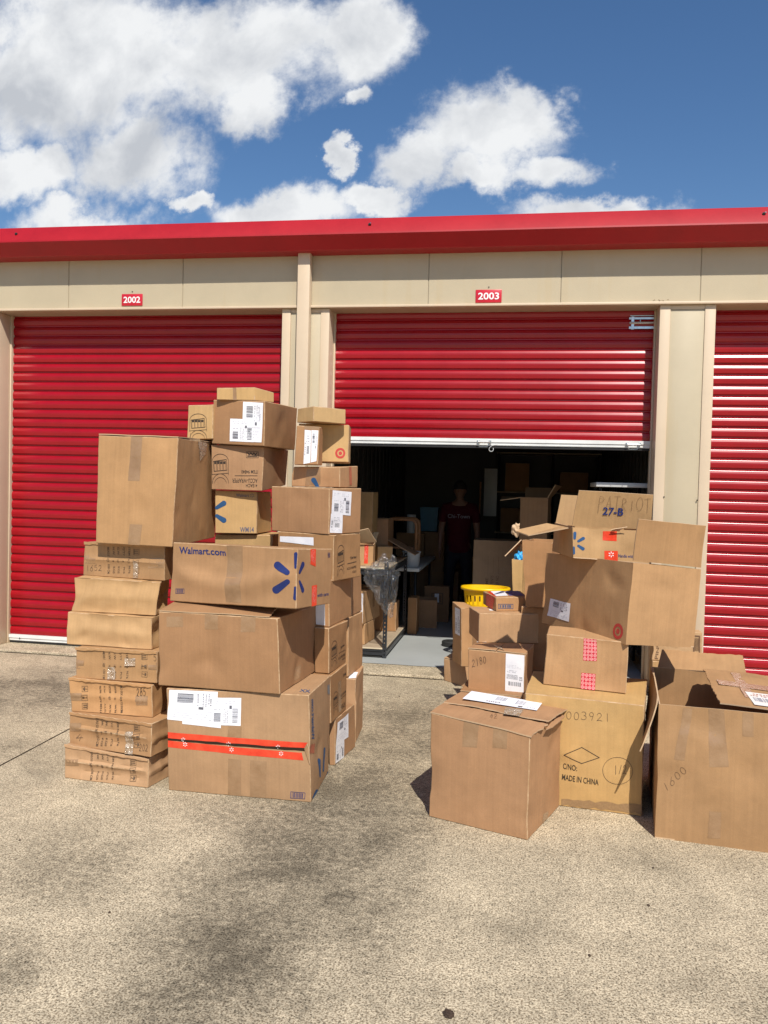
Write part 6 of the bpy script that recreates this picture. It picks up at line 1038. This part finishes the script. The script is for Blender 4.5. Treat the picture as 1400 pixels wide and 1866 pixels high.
rootK, ctK = make_box('K', BOX['K'], COL['brown'], 'box with 2180 written on it and a tall white label', GROUPR, decs=[d for d in dd['K'] if d[1] != 'T'], extra=kx, bulge={'F': .004})
for d in dd['K']:
    if d[1] == 'T': on_top(rootK, [ctK.S('T', u, v)+V(0, 0, .011) for u, v in d[3]], ['paper' if d[2] == 'label2' else 'gloss'], [grid_polys(4, 3)], PARTN[d[2]], .003)
mk('J', 'tan', 'plain box stacked on the one marked 2180', GROUPR)
mk('I', 'std', 'small box with red tape and a printed label, topmost beside the yellow basket', GROUPR)
mk('Lo', 'tan', 'low box on the slab edge at the doorway under the slim standing box', GROUPR, extra=flaps_top())
mk('H', 'std', 'slim box standing on end with a long label, left of the pile', GROUPR)
mk('N', 'yellow', 'narrow yellowish open box with a bright blue bag in its top', GROUPR, skip='open')
nb('N2', 'tan', 'box hidden under the narrow yellowish box inside the doorway', GROUPR, -.12, 6.60+.9, .03, .3, .3, .5) if False else None
# blue bag in N
c = [Vector(p) for p in BOX['N']]
cc_ = (c[2]+c[3]+c[6]+c[7])/4
bm = bmesh.new(); bmesh.ops.create_icosphere(bm, subdivisions=4, radius=.05)
for v in bm.verts: v.co = Vector((v.co.x*.7, v.co.y*1.0, v.co.z*.9))*(1+.5*noise.noise(v.co*40)) + cc_ + V(0, -.02, .012)
bag = link('plastic_bag', bm, 'bright_blue', smooth=True); centre_origin(bag); tag(bag, 'crumpled bright blue plastic bag in the narrow yellowish box', 'plastic bag')
nb('N3', 'brown', 'plain box supporting the narrow yellowish box', GROUPR, -.16, 6.62, .03, .30, .30, .70)
# light carton with print against the pier
nb('P', 'pale', 'worn pale printed box leaning by the beige wall behind the big open box', GROUPR, 1.075, 6.93, .30, .385, .13, .245, 0,
   decs=[('', 'F', 'text', [(.10, .08), (.10, .86), (.055, .86), (.055, .08)] and [(.13, .06), (.13, .62), (.06, .62), (.06, .06)], 'PING', 'brownink'), ('', 'F', 'bars', [(.83, .3), (.95, .3), (.95, .9), (.83, .9)], None, 'brownink'), ('', 'F', 'smudge', [(.8, .0), (.98, .0), (.98, .25), (.8, .25)], None, 'brownink')], amp=.006)
nb('P2', 'pale', 'pale box on the ground under the worn printed one by the wall', GROUPR, 1.08, 6.90, .026, .38, .16, .272, 0, amp=.004)

# ================================================================== INSIDE THE UNIT
FZ = .030
# metal rack with particle board shelves
rk = empty('storage_rack', (-1.5, 8.3, FZ), 'black slotted steel rack with particle board shelves just inside the doorway', 'shelf rack')
def post(x, y, sx, sy, h=.92):
    bm = bmesh.new()
    n = int(h/.038)
    for i in range(n):      # slotted angle: two leaves with keyhole gaps
        z0 = FZ+i*.038; z1 = z0+.024
        bx(bm, x, x+sx*.036, y, y+sy*.003, z0, z1); bx(bm, x, x+sx*.013, y, y+sy*.003, z1, z0+.038); bx(bm, x+sx*.023, x+sx*.036, y, y+sy*.003, z1, z0+.038)
        bx(bm, x, x+sx*.003, y+sy*.0031, y+sy*.036, z0, z1); bx(bm, x, x+sx*.003, y+sy*.0031, y+sy*.013, z1, z0+.038); bx(bm, x, x+sx*.003, y+sy*.023, y+sy*.036, z1, z0+.038)
    bmesh.ops.recalc_face_normals(bm, faces=bm.faces)
    link('post', bm, 'black_steel', rk)
X0, X1, Y0, Y1 = -1.72, -1.215, 7.66, 8.99
post(X1, Y0, -1, 1); post(X1, Y1, -1, -1); post(X0, Y0, 1, 1); post(X0, Y1, 1, -1)
for z in (.10, .86):
    box_obj('shelf_board', (X0+.01, X1-.008, Y0+.006, Y1-.006, z+.012, z+.026), 'mdf', rk, 0)
    bm = bmesh.new(); bx(bm, X0+.01, X1-.0075, Y0+.0025, Y0+.0055, z+.0125, z+.0255); bx(bm, X1-.0078, X1-.0048, Y0+.04, Y1-.04, z+.0125, z+.0255); link('board_edge', bm, 'mdf_edge', rk)
    bm = bmesh.new()
    bx(bm, X0+.037, X1-.037, Y0-.002, Y0+.002, z-.045, z+.008); bx(bm, X1-.004, X1+.001, Y0+.037, Y1-.037, z-.045, z+.008)
    bx(bm, X0+.037, X1-.037, Y0-.012, Y0-.003, z-.004, z+.004); bx(bm, X1+.0015, X1+.011, Y0+.037, Y1-.037, z-.004, z+.004)
    link('shelf_beam', bm, 'black_steel', rk)
# boxes on the rack
nb('s1', 'tan', 'small box on the lower rack board under the taller taped box', GROUPI, -1.66, 7.78, .128, .22, .36, .20, -.1)
nb('s2', 'tan', 'taped box on the rack, white label on its front edge', GROUPI, -1.70, 7.74, .332, .25, .55, .31, -.12, decs=[('', 'F', 'label2', [(.55, .05), (.98, .05), (.98, .95), (.55, .95)], 4, None), ('', 'R', 'tape', [(.55, .4), (.68, .4), (.68, .99), (.55, .99)], None, None), ('', 'T', 'tape', [(0, .44), (1, .44), (1, .56), (0, .56)], None, None)])
nb('s3', 'brown', 'dim box at the back of the lower rack board', GROUPI, -1.60, 8.55, .128, .34, .30, .30, .05)
def s4x(root, ct, color):
    c = ct.c
    slab('flap', [c[3]+V(.0, -.02, .0), c[2]+V(.035, -.03, .03), c[2]+V(-.03, -.13, .16), c[3]+V(-.02, -.12, .10)], .006, root, (.47, .33, .19), seed=41, amp=.004)
    slab('flap', [c[3], c[7], c[7]+V(-.10, 0, .12), c[3]+V(-.08, 0, .12)], .006, root, (.52, .38, .22), seed=42, amp=.004)
    slab('flap', [c[7], c[6], c[6]+V(.02, .06, .10), c[7]+V(0, .06, .10)], .006, root, (.5, .36, .2), seed=43, amp=.004)
nb('s4', 'tan', 'open box with raised flaps and a red tape strip on the rack top', GROUPI, -1.68, 7.74, .888, .30, .36, .20, .12, skip='open', extra=s4x, decs=[('', 'F', 'redtape', [(.72, .1), (.84, .1), (.84, 1), (.72, 1)], 0, None)])
nb('s5', 'yellow', 'unlit box with small arrow marks at the rear of the rack top', GROUPI, -1.72, 8.12, .888, .26, .30, .70, 0, decs=[('', 'F', 'icon', [(.76, .34), (.92, .34), (.92, .42), (.76, .42)], 'up', 'brownink')])
def s6x(root, ct, color):
    c = ct.c; slab('flap', [c[1]+V(0, 0, .2), c[5]+V(0, 0, .2), c[5]+V(.30, -.1, .06), c[1]+V(.30, -.1, .06)], .006, root, color, seed=44, amp=.004)
nb('s6', 'dark', 'dim open box with one flap hanging right, on the rack behind the film bundle', GROUPI, -1.70, 8.5, .888, .34, .36, .42, 0, skip='open', extra=s6x)
nb('s7', 'yellow', 'small unlit box behind the film bundle', GROUPI, -1.42, 8.25, .888, .16, .18, .15, .5)
# bundle wrapped in clear film hanging over the rack corner
bm = bmesh.new(); bmesh.ops.create_icosphere(bm, subdivisions=6, radius=1)
for v in bm.verts:
    p = v.co.copy(); n1 = noise.noise(p*2.1); n2 = noise.noise(p*5.5+Vector((3, 0, 0))); n3 = abs(noise.noise(p*4+Vector((0, 0, 7))))+.6*abs(noise.noise(p*9))+.25*abs(noise.noise(p*19))
    s = 1+.22*n1+.14*n2-.22*n3
    q = Vector((p.x*.165, p.y*.14, p.z*.155))*s
    if p.z > .5: q.z += (p.z-.5)*.16*max(0, noise.noise(Vector((p.x*4, p.y*4, 1)))+.25)*1.6; q.x += (p.z-.5)*.12
    if p.z < -.1: q.z += (p.z+.1)*.30*max(0, p.x+.55); q.x += -(p.z+.1)*.03
    v.co = q + V(-1.275, 7.62, .80)
film = link('wrapped_bundle', bm, 'clear_film', smooth=True); centre_origin(film); tag(film, 'crumpled bundle of clear plastic film hanging at the rack corner', 'plastic wrap')
# second row: white folding table, bucket, chair, blue crate
tb = empty('folding_table', (-1.35, 9.7, FZ), 'white folding table behind the rack carrying a white tub', 'table')
box_obj('table_top', (-1.72, -1.10, 9.15, 10.9, .705, .745), 'white_plastic', tb, .008)
for x, y in ((-1.66, 9.3), (-1.16, 9.3), (-1.66, 10.75), (-1.16, 10.75)):
    bm = bmesh.new(); tube(bm, [(x, y, FZ), (x, y, .704)], .014, 10); link('leg', bm, 'black_steel', tb, smooth=True)
bm = bmesh.new(); lathe(bm, (-1.22, 9.36, .7455), [(.001, 0), (.082, 0), (.092, .012), (.10, .155), (.108, .158), (.108, .172), (.100, .172), (.088, .02), (.001, .012)], 28)
tubo = link('plastic_tub', bm, 'white_plastic', sharp=40); centre_origin(tubo); tag(tubo, 'small round white tub on the white folding table', 'tub')
ch = empty('wooden_chair', (-1.4, 9.0+.75, .7455), 'upturned bentwood chair frame standing on the white folding table', 'chair')
for dy in (0, .28):
    y = 9.58+dy; w0, w1 = -1.56, -1.20
    bm = bmesh.new(); pts = [(w0, y, .748), (w0, y, 1.20)]+[(w0+.07-.07*cos(a), y, 1.20+.07*sin(a)) for a in (.4, .8, 1.2, 1.57)]+[(w1-.07+.07*sin(a), y, 1.20+.07*cos(a)) for a in (0, .4, .8, 1.2, 1.57)]+[(w1, y, .748)]
    tube(bm, pts, .019, 10); link('side_frame', bm, 'bent_wood', ch, smooth=True)
box_obj('seat', (-1.55, -1.21, 9.60, 9.84, .92, .945), 'bent_wood', ch, .006)
bm = bmesh.new(); tube(bm, [(-1.545, 9.58, 1.10), (-1.545, 9.86, 1.10)], .012, 8); link('stretcher', bm, 'bent_wood', ch)
bm = bmesh.new(); tube(bm, [(-1.215, 9.58, 1.10), (-1.215, 9.86, 1.10)], .012, 8); link('stretcher', bm, 'bent_wood', ch)
cr = empty('blue_crate', (-1.2, 11.2, .746), 'dark blue plastic crate standing beyond the chair frame', 'crate')
bm = bmesh.new(); lathe(bm, (-1.22, 11.2, 1.06), [(.001, 0), (.15, 0), (.17, .30), (.18, .30), (.18, .32), (.16, .32), (.14, .02), (.001, .02)], 4, 1, 1); bmesh.ops.rotate(bm, verts=bm.verts, cent=(-1.22, 11.2, 0), matrix=Matrix.Rotation(pi/4, 3, 'Z'))
link('crate_body', bm, 'blue_plastic', cr)
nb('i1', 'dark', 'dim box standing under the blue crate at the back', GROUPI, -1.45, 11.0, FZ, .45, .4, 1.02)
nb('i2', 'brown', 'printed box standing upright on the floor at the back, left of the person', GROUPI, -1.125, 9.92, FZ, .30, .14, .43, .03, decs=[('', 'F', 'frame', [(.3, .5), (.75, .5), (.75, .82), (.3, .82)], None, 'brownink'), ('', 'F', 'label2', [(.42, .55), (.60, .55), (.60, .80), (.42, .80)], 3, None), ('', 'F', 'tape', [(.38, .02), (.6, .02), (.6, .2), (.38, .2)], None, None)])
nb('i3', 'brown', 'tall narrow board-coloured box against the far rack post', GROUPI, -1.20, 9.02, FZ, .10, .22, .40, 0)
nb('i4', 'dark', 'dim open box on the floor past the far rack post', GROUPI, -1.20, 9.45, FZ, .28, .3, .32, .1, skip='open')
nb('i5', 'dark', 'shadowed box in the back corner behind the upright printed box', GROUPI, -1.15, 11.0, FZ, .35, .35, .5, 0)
# right side of the interior
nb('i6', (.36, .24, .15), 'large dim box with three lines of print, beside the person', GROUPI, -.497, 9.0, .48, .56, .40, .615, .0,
   decs=[('', 'F', 'text', [(.30, .10), (.30, .34), (.245, .34), (.245, .10)], 'NAME', 'brownink'), ('', 'F', 'text', [(.40, .10), (.40, .38), (.345, .38), (.345, .10)], 'CONTENTS', 'brownink'), ('', 'F', 'text', [(.50, .10), (.50, .38), (.445, .38), (.445, .10)], 'ORDER NO', 'brownink'),
         ('', 'F', 'fill', [(.29, .38), (.29, .72), (.286, .72), (.286, .38)], None, 'brownink'), ('', 'F', 'fill', [(.39, .41), (.39, .72), (.386, .72), (.386, .41)], None, 'brownink'), ('', 'F', 'fill', [(.49, .41), (.49, .72), (.486, .72), (.486, .41)], None, 'brownink')])
nb('i7', 'dark', 'box on the floor under the large dim printed box', GROUPI, -.50, 9.02, FZ, .58, .40, .448)
nb('i8', 'brown', 'box on the floor carrying the yellow laundry basket', GROUPI, -.50, 7.50, FZ, .44, .40, .42)
def q1x(root, ct, color):
    c = ct.c
    slab('flap', [c[3], c[7], c[7]+V(-.24, 0, .0), c[3]+V(-.20, 0, -.035)], .006, root, color, seed=51, amp=.003)
    slab('flap', [c[2], c[6], c[6]+V(.10, .02, .12), c[2]+V(.07, 0, .13)], .006, root, color, seed=52, amp=.003)
    slab('flap', [c[7], c[6], c[6]+V(.0, .1, .10), c[7]+V(0, .1, .10)], .006, root, color, seed=53, amp=.003)
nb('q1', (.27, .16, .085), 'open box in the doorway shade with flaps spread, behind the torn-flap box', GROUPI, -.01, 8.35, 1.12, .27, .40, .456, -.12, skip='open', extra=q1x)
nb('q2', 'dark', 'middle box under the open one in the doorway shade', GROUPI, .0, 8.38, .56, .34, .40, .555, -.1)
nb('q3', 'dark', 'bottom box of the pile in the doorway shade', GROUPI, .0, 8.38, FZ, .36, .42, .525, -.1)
# laundry basket
bk = empty('laundry_basket', (-.295, 7.72, .452), 'yellow plastic laundry basket with slotted sides', 'basket')
bm = bmesh.new(); sx, sy, cx0, cy0, z0 = .215, .16, -.305, 7.72, .453
n = 48
def rg(rf, z, th_): return [bm.verts.new((cx0+(sx*rf+th_)*cos(2*pi*k/n), cy0+(sy*rf+th_)*sin(2*pi*k/n), z)) for k in range(n)]
zz0 = z0
Rr = [rg(.80, zz0, 0), rg(.80, zz0+.004, 0), rg(.84, zz0+.09, 0), rg(.86, zz0+.13, 0), rg(.91, zz0+.215, 0), rg(.93, zz0+.25, 0), rg(.96, zz0+.285, 0)]
for j, (a, b_) in enumerate(zip(Rr, Rr[1:])):
    for k in range(n):
        if j in (1, 3) and k % 2 == 0: continue        # slots
        bm.faces.new([a[k], a[(k+1) % n], b_[(k+1) % n], b_[k]])
bm.faces.new(list(reversed(Rr[0])))
o = link('basket_body', bm, 'yellow_plastic', bk); sm = o.modifiers.new('thick', 'SOLIDIFY'); sm.thickness = .003
bm = bmesh.new(); ra = []
for th_, dz in ((0, .285), (.018, .290), (.024, .278), (.020, .262), (.012, .262), (.012, .278), (.0, .280)):
    ra.append([bm.verts.new((cx0+(sx*.96+th_)*cos(2*pi*k/n), cy0+(sy*.96+th_)*sin(2*pi*k/n), z0+dz)) for k in range(n)])
for a, b_ in zip(ra, ra[1:]):
    for k in range(n): bm.faces.new([a[k], a[(k+1) % n], b_[(k+1) % n], b_[k]])
link('rim', bm, 'yellow_plastic', bk, smooth=True)
# white board on a black wire shelf at the right
sh = empty('utility_shelf', (.92, 7.9, FZ), 'black shelf unit with a white top board behind the right pile', 'shelf')
box_obj('top_board', (.655, 1.15, 7.62, 8.3, 1.695, 1.735), 'white_plastic', sh, .004)
for x in (.70, 1.11):
    for y in (7.68, 8.24):
        bm = bmesh.new(); tube(bm, [(x, y, FZ), (x, y, 1.694)], .013, 8); link('post', bm, 'black_steel', sh, smooth=True)
for z in (.3, .75, 1.2): box_obj('shelf_board', (.69, 1.12, 7.67, 8.25, z, z+.02), 'black_steel', sh, .002)
# tape roll on the floor
bm = bmesh.new(); lathe(bm, (-.665, 8.47, FZ), [(.045, 0), (.095, 0), (.10, .004), (.10, .045), (.095, .05), (.045, .05), (.045, 0)], 32)
ro = link('tape_roll', bm, ['rubber'], sharp=35); centre_origin(ro); tag(ro, 'black tape roll lying on the painted floor near the doorway', 'tape roll')
# rear shelving and stored things, deep in shade
sv = empty('back_shelving', (.2, 12.6, FZ), 'dark shelving along the rear wall of the unit', 'shelf')
for x in (-.35, .45, 1.1):
    for y in (12.4, 12.9):
        bm = bmesh.new(); tube(bm, [(x, y, FZ), (x, y, 2.2)], .016, 8); link('post', bm, 'black_steel', sv)
for z in (.4, 1.0, 1.6, 2.18): box_obj('shelf_board', (-.38, 1.13, 12.36, 12.94, z, z+.02), 'mdf', sv, 0)
for i, (x, z, w, h, col) in enumerate([(-.30, 1.021, .3, .35, 'dark'), (.1, 1.021, .28, .42, 'brown'), (.55, 1.621, .4, .3, 'dark'), (-.25, 1.621, .35, .42, 'brown'), (.5, .421, .45, .4, 'dark')]):
    nb('r%d' % i, col, ['dim box on the middle rear shelf, left end', 'dim tall box on the middle rear shelf', 'dim box high on the rear shelf, right', 'dim tall box high on the rear shelf, left', 'dim wide box on the low rear shelf'][i], GROUPI, x, 12.42, z, w, .4, h)

bm = bmesh.new(); lathe(bm, (-1.40, 11.0, 1.56), [(.001, 0), (.07, 0), (.075, .15), (.001, .15)], 24)
nb('i9', 'dark', 'dim box on the folding table end carrying a white roll', GROUPI, -1.60, 10.70, .746, .36, .18, .30)
bm.free(); bm = bmesh.new(); lathe(bm, (-1.42, 10.80, 1.047), [(.02, 0), (.06, 0), (.06, .24), (.02, .24), (.02, 0)], 24)
pr = link('paper_roll', bm, 'white_plastic', sharp=40); centre_origin(pr); tag(pr, 'white paper roll standing on a dim box at the back left', 'paper roll')
wb = box_obj('white_board', (-.55, -.36, 12.28, 12.30, 1.25, 1.95), 'white_plastic', None, .003); centre_origin(wb); tag(wb, 'dim white board leaning upright against the rear shelving', 'board')
bm = bmesh.new(); tube(bm, [(-.62, 12.2, FZ), (-.60, 12.25, 1.75)], .014, 8); bx(bm, -.74, -.46, 12.16, 12.22, FZ+.0, FZ+.05)
br = link('push_broom', bm, 'bent_wood', sharp=40); centre_origin(br); tag(br, 'wooden push broom standing by the rear shelving', 'broom')
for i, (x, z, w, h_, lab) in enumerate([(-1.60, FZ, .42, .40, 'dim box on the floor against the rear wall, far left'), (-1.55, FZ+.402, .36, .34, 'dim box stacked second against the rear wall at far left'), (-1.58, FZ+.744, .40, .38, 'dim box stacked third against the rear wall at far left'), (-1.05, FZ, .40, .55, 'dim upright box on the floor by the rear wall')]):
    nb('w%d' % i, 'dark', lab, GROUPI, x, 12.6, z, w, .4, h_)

# ---- the person in the unit
def skin_obj(name, verts, edges, mats, parent, sub=2, root_i=0):
    me = bpy.data.meshes.new(name); me.from_pydata([v[:3] for v in verts], edges, [])
    o = bpy.data.objects.new(name, me); C.objects.link(o)
    o.modifiers.new('skin', 'SKIN'); s = o.modifiers.new('sub', 'SUBSURF'); s.levels = sub; s.render_levels = sub
    for i, v in enumerate(verts):
        me.skin_vertices[0].data[i].radius = (v[3], v[4] if len(v) > 4 else v[3])
    me.skin_vertices[0].data[root_i].use_root = True
    bpy.context.view_layer.update()
    dg = bpy.context.evaluated_depsgraph_get(); m2 = bpy.data.meshes.new_from_object(o.evaluated_get(dg)); bpy.data.objects.remove(o); bpy.data.meshes.remove(me)
    return m2
PX, PY = -.765, 10.45
person = empty('person', (PX, PY, FZ), 'person in red t-shirt and dark trousers standing in the shade of the unit', 'person')
def pv(x, y, z, r, r2=None): return (PX+x, PY+y, FZ+z, r, r2 or r)
vb = [pv(0, 0, .93, .135, .10), pv(0, 0, 1.10, .125, .09), pv(0, .01, 1.28, .14, .095), pv(0, .01, 1.40, .10, .075), pv(0, 0, 1.47, .052), pv(0, -.01, 1.52, .055),
      pv(.09, 0, .86, .085), pv(.11, -.01, .50, .055), pv(.12, .01, .10, .038), pv(.13, -.12, .035, .035),
      pv(-.09, 0, .86, .085), pv(-.11, -.01, .50, .055), pv(-.12, .01, .10, .038), pv(-.13, -.12, .035, .035),
      pv(.17, .01, 1.38, .055), pv(.225, .01, 1.12, .042), pv(.235, -.03, .90, .030), pv(.235, -.045, .83, .030, .02),
      pv(-.17, .01, 1.38, .055), pv(-.225, .01, 1.12, .042), pv(-.235, -.03, .90, .030), pv(-.235, -.045, .83, .030, .02)]
ed = [(0,1),(1,2),(2,3),(3,4),(4,5),(0,6),(6,7),(7,8),(8,9),(0,10),(10,11),(11,12),(12,13),(3,14),(14,15),(15,16),(16,17),(3,18),(18,19),(19,20),(20,21)]
# fingers: short chains rooted in each palm
for sgn, pi_ in ((1, 17), (-1, 21)):
    for k in range(4):
        i = len(vb); y = -.075+k*.020; L_ = (.070, .080, .075, .060)[k]
        vb += [pv(sgn*.237, y, .795, .0085), pv(sgn*.232, y-.006, .795-L_*.5, .0080), pv(sgn*.222, y-.010, .795-L_, .007)]
        ed += [(pi_, i), (i, i+1), (i+1, i+2)]
    i = len(vb); vb += [pv(sgn*.222, -.085, .815, .010), pv(sgn*.212, -.098, .785, .009)]; ed += [(pi_, i), (i, i+1)]
me = skin_obj('b', vb, ed, None, None)
bm = bmesh.new(); bm.from_mesh(me); bpy.data.meshes.remove(me)
# head: shaped ellipsoid with nose, brow, chin, ears, joined into the body mesh
h2 = bmesh.new(); bmesh.ops.create_uvsphere(h2, u_segments=36, v_segments=26, radius=1)
for v in h2.verts:
    x, y, z = v.co; q = Vector((x*.074, y*.092, z*.118))
    if z < 0: q.x *= 1+z*.28; q.y *= 1+z*.10
    fr = max(0, -y)
    q.y -= .020*math.exp(-((x/.16)**2+((z+.08)/.16)**2))*fr          # nose
    q.y -= .006*math.exp(-((z+.62)/.16)**2)*fr                        # chin
    q.y += .008*(math.exp(-(((x-.38)/.18)**2+((z-.12)/.12)**2))+math.exp(-(((x+.38)/.18)**2+((z-.12)/.12)**2)))*fr   # eye sockets
    q.y -= .004*math.exp(-((z-.30)/.1)**2)*fr
    q.y += .003*math.exp(-((x/.3)**2+((z+.42)/.035)**2))*fr           # mouth line
    q.x += (.012 if x > 0 else -.012)*math.exp(-(((y-.05)/.16)**2+((z+.02)/.22)**2))*(abs(x) > .8)
    v.co = q + Vector((PX, PY-.02, FZ+1.585))
m_ = bpy.data.meshes.new('h'); h2.to_mesh(m_); h2.free(); bm.from_mesh(m_); bpy.data.meshes.remove(m_)
link('body', bm, 'skin', person, smooth=True)
for s_ in (-1, 1):
    bm = bmesh.new(); bmesh.ops.create_uvsphere(bm, u_segments=12, v_segments=8, radius=.011); bmesh.ops.translate(bm, verts=bm.verts, vec=(PX+s_*.029, PY-.093, FZ+1.60)); link('eye', bm, 'eye_white', person, smooth=True)
bm = bmesh.new(); bmesh.ops.create_uvsphere(bm, u_segments=28, v_segments=18, radius=1)
for v in bm.verts:
    x, y, z = v.co; k = 1.06+.05*noise.noise(v.co*7)
    v.co = Vector((x*.080*k, y*.096*k, max(z, .12 if y < -.1 else -.25)*.124*k)) + Vector((PX, PY-.012, FZ+1.592))
link('hair', bm, 'hair', person, smooth=True)
sv_ = [pv(0, 0, .79, .185, .135), pv(0, 0, .86, .168, .13), pv(0, 0, 1.02, .160, .120), pv(0, .01, 1.25, .165, .118), pv(0, .01, 1.37, .145, .100), pv(0, .005, 1.465, .070), pv(.18, .01, 1.375, .068), pv(.222, .01, 1.17, .066), pv(-.18, .01, 1.375, .068), pv(-.222, .01, 1.17, .066)]
me = skin_obj('s', sv_, [(0,1),(1,2),(2,3),(3,4),(4,5),(4,6),(6,7),(4,8),(8,9)], None, None)
link('t_shirt', me, 'shirt_red', person, smooth=True)
tv = [pv(0, 0, 1.0, .140, .105), pv(0, 0, .86, .13, .10), pv(.095, 0, .80, .092), pv(.112, -.01, .48, .070), pv(.122, .01, .09, .058), pv(-.095, 0, .80, .092), pv(-.112, -.01, .48, .070), pv(-.122, .01, .09, .058)]
me = skin_obj('p', tv, [(0,1),(1,2),(2,3),(3,4),(1,5),(5,6),(6,7)], None, None)
link('trousers', me, 'trousers', person, smooth=True)
for s_ in (-1, 1):
    bm = bmesh.new(); bmesh.ops.create_uvsphere(bm, u_segments=20, v_segments=12, radius=1)
    for v in bm.verts: v.co = Vector((v.co.x*.048, v.co.y*.135, max(v.co.z, -.55)*.055)) + Vector((PX+s_*.125, PY-.06, FZ+.032))
    link('shoe', bm, 'black_steel', person, smooth=True)
bm = bmesh.new()
for p in text_polys('Chi-Town', .0):
    vs = []
    for s, t in p: 
        xx = (s-.5)*.27; vs.append(bm.verts.new((PX+xx, PY-.135+.35*xx*xx*1.2, FZ+1.245+t*.05)))
    if len(vs) > 2: bm.faces.new(vs)
link('shirt_lettering', bm, 'ink_grey', person)

# ---- litter on the yard
bm = bmesh.new(); bmesh.ops.create_icosphere(bm, subdivisions=3, radius=1)
for v in bm.verts: v.co = Vector((v.co.x*.017, v.co.y*.020, max(v.co.z, -.4)*.008))*(1+.5*noise.noise(v.co*3)) + V(-.176, 2.55, .0035)
lf = link('dead_leaf', bm, 'leaf'); centre_origin(lf); tag(lf, 'small dark curled leaf on the concrete near the viewer', 'leaf')
for i in range(9):
    x, y = [(.288, 2.983), (-3.5, 4.9), (-3.2, 5.6), (.55, 3.4), (-2.2, 3.4), (-.9, 6.4), (.2, 2.2), (-1.5, 2.9), (.62, 3.75)][i]
    bm = bmesh.new(); bmesh.ops.create_icosphere(bm, subdivisions=1, radius=1)
    for v in bm.verts: v.co = Vector((v.co.x*.006, v.co.y*.009, max(v.co.z, -.3)*.004))*(1+.5*noise.noise(v.co*3+Vector((i, 0, 0)))) + V(x, y, .0015)
    o = link('debris', bm, 'leaf'); centre_origin(o)
    tag(o, 'tiny dark speck of debris on the concrete', 'debris', 'dark specks on the concrete')
